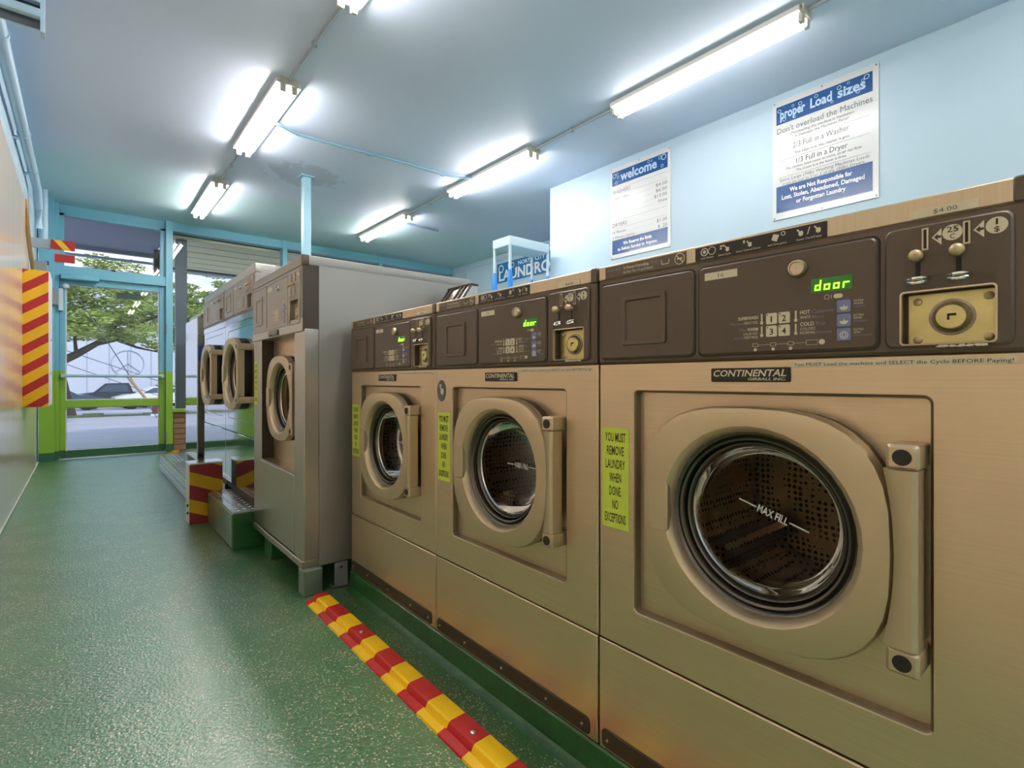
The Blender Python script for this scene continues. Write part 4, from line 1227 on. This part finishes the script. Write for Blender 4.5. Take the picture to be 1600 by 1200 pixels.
link('block', B(0.566, 1.50, 3.73, 5.97, 0, 0.143, bev=0.008), 'steelstep', s2)
ub = thing('step_block', 'low raised block carrying the farther mirror steel washer', 'block', (0.705, 3.74, 0.1535))
link('body', B(0, 0.78, 0, 0.70, 0, 0.037), 'greenpaint', ub, 0)
link('tread_plate', B(0.564, 1.49, 3.73, 5.975, 0.143, 0.150), 'steelstep', s2, 0)
link('tread_bumps', treads(0.58, 0.70, 3.74, 5.96, 0.150), 'steelstep', s2, 0)['kind'] = 'stuff'
for z in (0.045, 0.092):
    link('face_rib', B(0.560, 0.567, 3.75, 5.95, z, z + 0.006), 'steelstep', s2, 0)
bu = thing('striped_bumper', 'red and yellow striped bumper block standing on the floor between the two steps', 'bumper', (0.486, 3.575, 0))
link('core', B(0.0, 0.175, 0.006, 0.145, 0, 0.355, bev=0.003), 'whitepaint', bu)
link('striped_face', B(0.0, 0.175, 0.0, 0.006, 0.002, 0.355), 'stripeshade', bu, 0)
link('cap_plate', B(-0.002, 0.180, -0.002, 0.148, 0.355, 0.366, bev=0.002), 'chrome', bu)
for z in (0.06, 0.105):
    for yy in (0.03, 0.0):
        bm = bmesh.new(); box(bm, -0.005, 0.0, 0.03 + yy, 0.045 + yy, z - yy * 0.3, z + 0.015 - yy * 0.3, bev=0.002)
        link('bolt', bm, 'kick', bu)

# ------------------------------------------------------------------ striped kerb on the floor
sk = thing('striped_kerb', 'low red and yellow striped moulding along the floor before the bronze washers', 'kerb')
prof = [(0.660, 0.0), (0.662, 0.005), (0.682, 0.010), (0.687, 0.006), (0.694, 0.018), (0.699, 0.021), (0.742, 0.022), (0.747, 0.018), (0.748, 0.0)]
y = 2.045
k = 0
ys_ = [2.045, 2.005] + [2.005 - 0.1037 * i for i in range(1, 18)]
for k in range(len(ys_) - 1):
    bm = bmesh.new()
    loft(bm, [[(x, yy, z) for x, z in prof] for yy in (ys_[k] - 0.0003, ys_[k + 1] + 0.0003)], cap0=True, cap1=True)
    o = link('stripe', bm, 'red' if k % 2 == 0 else 'yellow', sk, 25)
for yy in (1.64, 1.00, 0.40):
    bm = bmesh.new(); vlathe(bm, [(0.008, 0.0215), (0.007, 0.0245), (0.003, 0.0262)], 0.715, yy, 10)
    link('screw', bm, 'chrome', sk)

# orange wedge by the door
ow = thing('door_wedge', 'small orange and yellow wedge on the floor at the right foot of the door', 'wedge', (0.78, 7.27, 0))
bm = bmesh.new(); loft(bm, [[(x, yy, z) for x, z in ((0, 0), (0.1, 0), (0.1, 0.03), (0.02, 0.012))] for yy in (-0.03, 0.03)], cap0=True, cap1=True)
link('body', bm, 'orange', ow, 0)
bm = bmesh.new(); box(bm, 0.03, 0.075, -0.031, 0.031, 0.0145, 0.0235)
link('stripe', bm, 'yellow', ow, 0)

# striped box and small striped plates on the left wall
sb = thing('striped_box', 'tall red and yellow striped guard box mounted on the left wall', 'box', (XL, 5.46, 0.655))
link('core', B(0.0, 0.158, 0.008, 0.40, 0.0, 1.075, bev=0.01), 'whitepaint', sb)
link('striped_face', B(0.0, 0.150, 0.0, 0.008, 0.0, 1.072), 'stripebox', sb, 0)
for z in (0.26, 0.52):
    bm = bmesh.new(); box(bm, 0.158, 0.168, 0.03, 0.045, z, z + 0.015, bev=0.003)
    link('screw', bm, 'chrome', sb)
ar = thing('bracket_arm', 'grey arm on the left wall carrying two small striped plates', 'bracket', (XL, 6.2, 1.93))
link('arm', B(-0.012, 0.14, 0.02, 0.05, 0.12, 0.205, bev=0.004), 'conduit', ar)
link('strut', B(0.17, 0.19, 0.012, 0.03, 0.0, 0.20), 'conduit', ar, 0)
link('warning_plate', B(0.137, 0.302, 0.0, 0.012, 0.120, 0.205), 'stripeplate', ar, 0)['label'] = 'red plate with one slanted yellow stripe'
link('warning_plate', B(0.162, 0.302, 0.0, 0.012, 0.008, 0.078), 'red', ar, 0)['label'] = 'plain red plate'
gb = thing('grey_junction_box', 'small grey box on the left wall above the striped box', 'box', (XL, 6.9, 1.92))
link('body', B(-0.012, 0.085, 0, 0.10, 0, 0.13, bev=0.006), 'greybox', gb)
link('knob', B(0.07, 0.095, 0.03, 0.06, 0.10, 0.14, bev=0.004), 'dark', gb)

# ------------------------------------------------------------------ signs
def bubbles(g, pts, y):
    for x, z, r in pts:
        ring(g, x, z, r, r * 0.72, y, 16, 0.0004)
def sign(name, lab, yl, yr, z0, z1):
    t = thing(name, lab, 'sign', (XR - 0.008, yl, z0), R(-90), 'white notice signs on the right wall')
    W, H = yl - yr, z1 - z0
    link('board', B(0, W, 0.0, 0.008, 0, H), 'white', t, 0)
    for x in (0.012, W / 2, W - 0.012):
        for z in (0.012, H - 0.012):
            bm = bmesh.new(); lathe(bm, [(0.006, 0.0), (0.005, -0.003), (0.0006, -0.0034)], x, z, 8)
            link('screw', bm, 'greybox', t)
    return t, W, H
sg, W, H = sign('load_size_sign', 'larger white sign headed Proper Load Sizes, above the nearest washer', 1.53, 0.925, 1.945, 2.742)
link('header_band', B(0.025, W - 0.030, -0.001, 0.0, H - 0.160, H - 0.040), 'navy', sg, 0)
link('footer_band', B(0.025, W - 0.030, -0.001, 0.0, 0.045, 0.220), 'navy', sg, 0)
yl = -0.0016
lettering('heading', [('proper', 0.050, 0.205, H - 0.126, 0.060, 0.03), ('Load', 0.235, 0.360, H - 0.126, 0.060, 0.03), ('sizes', 0.390, 0.540, H - 0.126, 0.060, 0.03)], yl, 'printpale', sg)
g = bmesh.new(); bubbles(g, [(0.045, H - 0.070, 0.012), (0.075, H - 0.135, 0.012), (0.13, H - 0.065, 0.008), (0.175, H - 0.068, 0.012), (0.14, H - 0.142, 0.008), (0.27, H - 0.062, 0.011), (0.36, H - 0.135, 0.008), (0.40, H - 0.065, 0.013), (0.45, H - 0.057, 0.008), (0.50, H - 0.130, 0.012), (0.545, H - 0.062, 0.015), (0.525, H - 0.075, 0.009)], yl - 0.0004)
link('bubbles', g, 'printpale', sg, 0)
lettering('rule_lines', [("Don't overload the Machines", 0.030, 0.575, H - 0.222, 0.038), ('2/3 Full in a Washer', 0.130, 0.455, H - 0.345, 0.036), ('1/3 Full in a Dryer', 0.150, 0.445, H - 0.450, 0.034)], yl, 'inkgrey', sg)
lettering('small_print', [('Overloading the machine is Vandalism', 0.115, 0.480, H - 0.252, 0.017), ('it Damages the Machines Parts!', 0.145, 0.450, H - 0.278, 0.017), ('The fuller it is, the cleaner it gets', 0.140, 0.455, H - 0.388, 0.017),
                          ("The clothes need room to move, so air can flow", 0.085, 0.520, H - 0.478, 0.016), ('The looser it is the faster it dries.', 0.150, 0.440, H - 0.504, 0.016),
                          ('Extra Large (70lb) Washing Machines Loads', 0.050, 0.560, H - 0.548, 0.020), ('must be put in 2 or 3 of the (30lb) Dryers.', 0.065, 0.540, H - 0.574, 0.018)], yl, 'inkgrey', sg)
g = bmesh.new()
for z in (H - 0.298, H - 0.405, H - 0.520): box(g, 0.04, W - 0.04, yl, yl + 0.0005, z, z + 0.0012)
link('rule_dividers', g, 'inkgrey', sg, 0)
lettering('footer_words', [('We are Not Responsible for', 0.110, 0.470, 0.170, 0.028, 0.025), ('Lost, Stolen, Abandoned, Damaged', 0.060, 0.535, 0.128, 0.028, 0.025), ('or Forgotten Laundry', 0.150, 0.435, 0.085, 0.028, 0.025)], yl, 'printwhite', sg)

sg, W, H = sign('price_sign', 'smaller white price sign headed Welcome, left of the load size sign', 2.925, 2.320, 1.935, 2.735)
link('header_band', B(0.020, W - 0.025, -0.001, 0.0, H - 0.160, H - 0.040), 'navy', sg, 0)
link('footer_band', B(0.020, W - 0.025, -0.001, 0.0, 0.035, 0.160), 'navy', sg, 0)
lettering('heading', [('welcome', 0.110, 0.480, H - 0.132, 0.075, 0.03)], yl, 'printpale', sg)
g = bmesh.new(); bubbles(g, [(0.045, H - 0.075, 0.020), (0.075, H - 0.062, 0.012), (0.085, H - 0.095, 0.012), (0.065, H - 0.138, 0.014), (0.40, H - 0.060, 0.012), (0.43, H - 0.062, 0.009), (0.51, H - 0.062, 0.014), (0.545, H - 0.068, 0.024), (0.53, H - 0.135, 0.013)], yl - 0.0004)
link('bubbles', g, 'printpale', sg, 0)
lettering('price_lines', [('WASHERS', 0.025, 0.215, H - 0.235, 0.032), ('Small (20lbs.)', 0.025, 0.215, H - 0.290, 0.024), ('Medium (35lbs.)', 0.025, 0.245, H - 0.335, 0.024), ('DRYERS', 0.025, 0.180, H - 0.525, 0.034), ('16 Minutes', 0.025, 0.170, H - 0.582, 0.024), ('4 Minutes (extra)', 0.025, 0.260, H - 0.630, 0.024),
                          ('$4.00', 0.470, 0.575, H - 0.290, 0.026), ('$6.00', 0.470, 0.575, H - 0.335, 0.026), ('$12.00', 0.455, 0.575, H - 0.380, 0.026), ('Free', 0.495, 0.575, H - 0.425, 0.026), ('$1.00', 0.480, 0.575, H - 0.582, 0.026), ('$ .25', 0.490, 0.575, H - 0.630, 0.026)], yl, 'inkgrey', sg)
g = bmesh.new()
for z, xa in ((H - 0.290, 0.23), (H - 0.335, 0.26), (H - 0.380, 0.04), (H - 0.425, 0.04), (H - 0.582, 0.185), (H - 0.630, 0.275)):
    x = xa
    while x < 0.445:
        box(g, x, x + 0.003, yl, yl + 0.0004, z, z + 0.003); x += 0.011
for z in (H - 0.195, H - 0.245, H - 0.470, H - 0.540, H - 0.645): box(g, 0.025, W - 0.03, yl, yl + 0.0004, z, z + 0.0012)
link('dotted_lines', g, 'inkgrey', sg, 0)
lettering('footer_words', [('We Reserve the Right', 0.140, 0.430, 0.105, 0.028, 0.03), ('to Refuse Service to Anyone.', 0.080, 0.485, 0.060, 0.028, 0.03)], yl, 'printwhite', sg)

ls = thing('laundromat_banner', 'blue North City Laundromat banner on the far wall behind the white stand', 'sign', (XF - 0.016, 6.20, 2.355), R(-90))
link('board', B(0, 1.72, 0, 0.006, 0, 0.290), 'signblue', ls, 0)
lettering('banner_name', [('NORTH CITY', 0.50, 1.07, 0.205, 0.055, 0.02)], -0.001, 'printwhite', ls)
lettering('banner_word', [('LAUNDROMAT', 0.045, 1.67, 0.025, 0.150, 0.03)], -0.001, 'printwhite', ls)
g = bmesh.new(); bubbles(g, [(0.10, 0.205, 0.062), (0.28, 0.235, 0.026), (0.37, 0.225, 0.040)], -0.0012)
link('bubbles', g, 'printwhite', ls, 0)

# ------------------------------------------------------------------ white stand on a hidden tall cupboard
cb = thing('storage_cupboard', 'pale blue storage cupboard behind the washers, under the white stand', 'cupboard', (2.95, 3.18, 0))
link('carcass', B(0, 0.62, 0.02, 0.72, 0.06, 1.70, bev=0.004), 'polepaint', cb)
link('plinth_board', B(0.02, 0.60, 0.04, 0.70, 0, 0.06), 'kick', cb, 0)
link('door', B(-0.018, 0.0, 0.025, 0.365, 0.07, 1.69, bev=0.004), 'polepaint', cb)
link('door', B(-0.018, 0.0, 0.375, 0.715, 0.07, 1.69, bev=0.004), 'polepaint', cb)
for yy in (0.34, 0.395):
    bm = bmesh.new(); box(bm, -0.035, -0.018, yy, yy + 0.012, 0.85, 1.0, bev=0.003); link('handle', bm, 'chrome', cb)
st = thing('white_stand', 'small white stand with blue sleeved legs, seen above the middle washer', 'stand', (3.0, 3.61, 1.70))
link('top_tray', B(-0.012, 0.49, -0.012, 0.245, 0.405, 0.490, bev=0.004), 'standpaint', st)
for lx in (0.0, 0.478):
    for ly in (0.0, 0.23):
        link('leg', B(lx - 0.010, lx + 0.010, ly - 0.010, ly + 0.010, 0.0, 0.405), 'standpaint', st, 0)
        bm = bmesh.new(); vlathe(bm, [(0.022, 0.0), (0.025, 0.01), (0.025, 0.09), (0.022, 0.14), (0.014, 0.175), (0.013, 0.182)], lx, ly, 12)
        link('leg_sleeve', bm, 'bluesleeve', st)

# ------------------------------------------------------------------ outdoors
def gz(y): return -0.05 - 0.028 * max(0, y - 8.0)
bm = bmesh.new()
loft(bm, [[(-30, y, gz(y)), (60, y, gz(y))] for y in (7.62, 10.0, 24.0)], closed=False)
loft(bm, [[(-30, y, gz(y)), (60, y, gz(y))] for y in (24.0, 52.0, 90.0)], closed=False)
struct(link('street', bm, 'asphalt', smooth=0), 'wet grey street and car park outside')
struct(link('pavement', B(-30, 60, 7.57, 12.0, -0.06, -0.012), mat('pavement_concrete', srgb(184, 178, 184), 0.45, noise=0.14, nscale=1.2, stretch=(0.5, 2.5, 1), bump=0.1, bscale=15), smooth=0), 'pale pavement outside the shop')
bm = bmesh.new()
for i in range(70):
    x0 = -18 + i * 0.62
    box(bm, x0, x0 + 0.62, 24.6 + random.uniform(-.1, .1), 25.3, gz(25) - 0.05, gz(25) + random.uniform(0.05, 0.16))
o = link('grass_verge', bm, 'grass', smooth=0); o['kind'] = 'stuff'; o['label'] = 'strip of rough grass along the far kerb'; o['category'] = 'grass'

cn = thing('canopy', 'shop canopy with pale yellow boarded soffit outside the windows', 'canopy')
yy = 7.62
for i in range(11):
    link('soffit_board', B(0.86, 12.0, yy + 0.005, yy + 0.183, 2.655 + (0.006 if i % 2 else 0), 2.685), 'soffit', cn, 0)
    yy += 0.188
link('soffit_backing', B(0.84, 12.0, 7.60, yy, 2.685, 2.72), 'fasciadark', cn, 0)
link('fascia', B(0.84, 12.0, yy + 0.03, yy + 0.14, 2.60, 2.86), 'fascia', cn, 0)
link('drip_edge', B(0.84, 12.0, yy, yy + 0.03, 2.63, 2.86), 'fasciadark', cn, 0)
link('entrance_soffit', B(-3.0, 0.83, 7.60, 9.35, 2.75, 2.80), 'soffitgrey', cn, 0)
link('entrance_fascia', B(-3.0, 0.83, 9.35, 9.42, 2.70, 2.95), 'greypost', cn, 0)
bm = bmesh.new(); tubepath(bm, [(-3.0, 9.3, 2.60), (0.85, 9.3, 2.60)], 0.02)
link('tie_rod', bm, 'cable', cn)
link('hanger', B(0.785, 0.865, 8.98, 9.04, 2.20, 2.76), 'kick', cn, 0)['label'] = 'dark brown hanger under the canopy'
po = thing('canopy_post', 'grey ribbed post standing outside the first shop window', 'post', (0.90, 7.70, -0.03))
link('shaft', B(0, 0.12, 0, 0.10, 0, 2.68), 'greypost', po, 0)
for z in range(14):
    link('rib', B(-0.003, 0.123, -0.004, 0.104, 0.55 + z * 0.15, 0.57 + z * 0.15), 'greypost', po, 0)

# white hall with a round emblem on the wall
bh = thing('white_hall', 'long white hall with a ring emblem on its gable, across the car park', 'building', (0, 50, gz(50)))
bm = bmesh.new()
prof = [(-14, 0), (16, 0), (16, 5.4), (1, 10.5), (-14, 5.4)]
loft(bm, [[(x, yy, z) for x, z in prof] for yy in (0, 25)], cap0=True, cap1=True)
link('wall', bm, 'building', bh, 0)
bm = bmesh.new()
loft(bm, [[(x, yy, z) for x, z in ((16.5, 5.2), (1, 10.5), (-14.5, 5.2), (-14.5, 5.5), (1, 10.85), (16.5, 5.5))] for yy in (-0.4, 25.4)], cap0=True, cap1=True)
link('roof', bm, 'rooff', bh, 0)
for k in range(22):
    x = -13 + k * 1.32
    link('wall_seam', B(x, x + 0.05, -0.03, 0.0, 0.3, min(5.2, 5.2)), 'seam', bh, 0)
zc_ = 2.17 - gz(50)
bm = bmesh.new(); ring(bm, 2.69, zc_, 1.05, 1.005, -0.06, 40, 0.05)
box(bm, 2.665, 2.715, -0.06, -0.01, zc_ - 1.0, zc_ + 1.0)
for sgn in (-1, 1):
    ca, sa = math.cos(R(-40)), math.sin(R(-40))
    poly(bm, [(2.69, zc_ + 0.03), (2.69 + sgn * 0.98 * ca, zc_ + 0.98 * sa + 0.03), (2.69 + sgn * 0.98 * ca, zc_ + 0.98 * sa - 0.03), (2.69, zc_ - 0.03)], -0.06, 0.05)
link('ring_emblem', bm, 'seam', bh, 0)['label'] = 'grey outlined peace emblem'

def make_car(name, lab, body, x, y, rz, kind):
    t = thing(name, lab, 'car', (x, y, gz(y)), rz, 'vehicles in the car park')
    Wd = 1.78
    if kind == 'sedan':
        low = [(-2.25, 0.35), (-2.2, 0.75), (-1.6, 0.92), (-0.9, 0.97), (1.3, 1.0), (2.1, 0.95), (2.2, 0.6), (2.2, 0.35)]
        cab = [(-1.05, 0.95), (-0.35, 1.38), (0.55, 1.43), (1.1, 1.28), (1.75, 0.98)]
        glass = [(-0.82, 1.0), (-0.27, 1.32), (0.5, 1.36), (0.95, 1.25), (1.3, 1.02)]
    else:
        low = [(-2.7, 0.45), (-2.65, 0.95), (-1.5, 1.12), (2.7, 1.15), (2.7, 0.45)]
        cab = [(-1.4, 1.1), (-0.75, 1.72), (0.5, 1.75), (0.75, 1.12)]
        glass = [(-1.15, 1.15), (-0.65, 1.64), (0.42, 1.66), (0.55, 1.15)]
    bm = bmesh.new(); loft(bm, [[(px, yy * f, pz) for px, pz in low] for yy, f in ((-Wd / 2, 1), (Wd / 2, 1))], cap0=True, cap1=True)
    loft(bm, [[(px, yy, pz) for px, pz in cab] for yy in (-Wd / 2 + 0.12, Wd / 2 - 0.12)], cap0=True, cap1=True)
    link('body', bm, body, t, 50)
    bm = bmesh.new(); loft(bm, [[(px, yy, pz) for px, pz in glass] for yy in (-Wd / 2 + 0.10, Wd / 2 - 0.10)], cap0=True, cap1=True)
    link('side_windows', bm, 'carglass', t, 0)
    for wx in (-1.4, 1.35):
        for wy in (-Wd / 2 + 0.1, Wd / 2 - 0.1):
            bm = bmesh.new(); lathe(bm, [(0.0006, wy - 0.1), (0.32, wy - 0.1), (0.32, wy + 0.1), (0.0006, wy + 0.1)], wx, 0.32, 16)
            link('wheel', bm, 'tyre', t)
    return t
make_car('white_sedan', 'white sedan car at the right in the car park, seen through the door glass', 'carwhite', 3.6, 40, R(5), 'sedan')
make_car('slate_sedan', 'slate blue sedan car at the left in the car park, seen through the door glass', 'carblue', -1.3, 40.6, R(184), 'sedan')
make_car('pickup_truck', 'dark pickup truck parked between the slate and white cars', 'cardark', 1.9, 44.5, 0, 'truck')
make_car('grey_van', 'pale grey pickup parked beyond the dark truck', 'cargrey', 4.6, 47.2, R(180), 'truck')

gw = thing('guy_wire', 'slanting guy wire with a tan guard, outside the door', 'wire')
bm = bmesh.new(); tubepath(bm, [(-1.43, 21.5, 6.0), (1.96, 21.5, gz(21.5))], 0.016, 6); link('cable', bm, 'wire', gw)
bm = bmesh.new(); tubepath(bm, [(1.147, 21.48, 0.985), (1.774, 21.48, 0.036)], 0.045, 8); link('guard', bm, 'tanstrip', gw)
for i, (x0, z0, x1, z1) in enumerate(((-1.5, 1.9, 3.5, -0.25), (-1.0, 2.2, 4.0, 0.2))):
    t = thing('overhead_wire', 'thin slanting wire before the white hall, %s' % ('lower one', 'upper one')[i], 'wire')
    bm = bmesh.new(); tubepath(bm, [(x0, 26, z0), (x1, 26, z1)], 0.012, 5); link('cable', bm, 'wire', t)
rp = thing('kerb_post', 'short red-brown post on a pale footing by the far kerb', 'post', (2.1, 23.4, gz(23.4)))
link('shaft', B(-0.11, 0.11, -0.11, 0.11, 0.08, 0.62, bev=0.01), 'brownred', rp)
link('footing', B(-0.16, 0.16, -0.16, 0.16, 0, 0.08), 'fascia', rp, 0)

def leaves(centers, n, size, rng):
    vs, fs = [], []
    for _ in range(n):
        c, r = rng.choice(centers)
        while True:
            d = Vector((rng.uniform(-1, 1), rng.uniform(-1, 1), rng.uniform(-1, 1)))
            if d.length < 1: break
        p = Vector(c) + Vector((d.x * r[0], d.y * r[1], d.z * r[2]))
        a = rng.uniform(0, 2 * PI)
        u = Vector((math.cos(a), math.sin(a), rng.uniform(-0.5, 0.3))).normalized() * size * rng.uniform(0.6, 1.4)
        v = Vector((rng.uniform(-1, 1), rng.uniform(-1, 1), rng.uniform(-1, 1))).cross(u).normalized() * size * 0.32
        i = len(vs)
        vs += [p - u, p + v, p + u, p - v]
        fs.append((i, i + 1, i + 2, i + 3))
    me = bpy.data.meshes.new('foliage')
    me.from_pydata([tuple(v) for v in vs], [], fs)
    me.materials.append(M['leaf'])
    return me
rng = random.Random(11)
tr = thing('street_tree', 'spreading green tree with a leaning trunk across the street', 'tree', (-0.55, 25.7, gz(25.7)))
Z0 = -gz(25.7)
P_ = lambda x, z, y=0.0: (x + 0.55, y, z + Z0)
bm = bmesh.new(); tubepath(bm, [P_(-0.50, -0.62), P_(-0.62, 0.3), P_(-0.72, 1.1), P_(-0.80, 1.9), P_(-1.0, 3.2), P_(-1.0, 4.6)], [0.36, 0.27, 0.22, 0.20, 0.14, 0.07], 10)
link('trunk', bm, 'bark', tr)
for pts, r in (([P_(-0.75, 1.5), P_(-0.2, 1.85), P_(0.35, 2.24, -0.3), P_(0.75, 2.55, -0.5), P_(1.1, 3.2, -0.5)], [0.15, 0.14, 0.11, 0.08, 0.04]), ([P_(0.35, 2.24, -0.3), P_(1.0, 2.42, -0.7), P_(1.6, 2.15, -0.9), P_(2.3, 1.98, -1.0)], [0.08, 0.06, 0.045, 0.02]),
               ([P_(-0.2, 1.85), P_(-0.25, 2.5, 0.2), P_(0.2, 3.6, 0.3)], [0.07, 0.05, 0.03]), ([P_(0.75, 2.55, -0.5), P_(2.0, 3.3, -0.4), P_(3.6, 4.0, -0.4)], [0.08, 0.05, 0.03])):
    bm = bmesh.new(); tubepath(bm, pts, r, 8); link('branch', bm, 'bark', tr)
cent = []
for _ in range(95):
    a = rng.uniform(0, 2 * PI); q = math.sqrt(rng.random())
    X_, Y_ = 1.0 + 3.0 * q * math.cos(a), 2.4 * q * math.sin(a) - 0.2
    z_ = 2.55 + rng.random() * (3.4 * (1 - 0.5 * q))
    cent.append((P_(X_, z_, Y_), (0.60, 0.6, 0.26)))
for x_, z_ in ((0.6, 2.5), (1.4, 2.45), (2.2, 2.3), (2.6, 2.15), (3.0, 2.5), (1.0, 2.7), (0.1, 2.8), (-0.6, 3.0)):
    cent.append((P_(x_, z_, -1.0), (0.50, 0.5, 0.20)))
for x_, z_ in ((4.2, 4.5), (4.6, 3.9), (4.3, 3.1), (4.4, 5.4), (5.0, 4.2), (4.2, 2.5), (4.7, 5.0), (3.25, 4.75), (3.7, 4.45), (3.2, 4.2), (3.55, 3.75), (3.3, 3.3), (3.75, 3.15), (3.2, 2.75), (3.5, 2.2)):
    cent.append((P_(x_, z_, -0.6), (0.55, 0.5, 0.17)))
fo = bpy.data.objects.new('foliage', leaves(cent, 24000, 0.095, rng))
COL.objects.link(fo); fo.parent = tr; fo['kind'] = 'stuff'
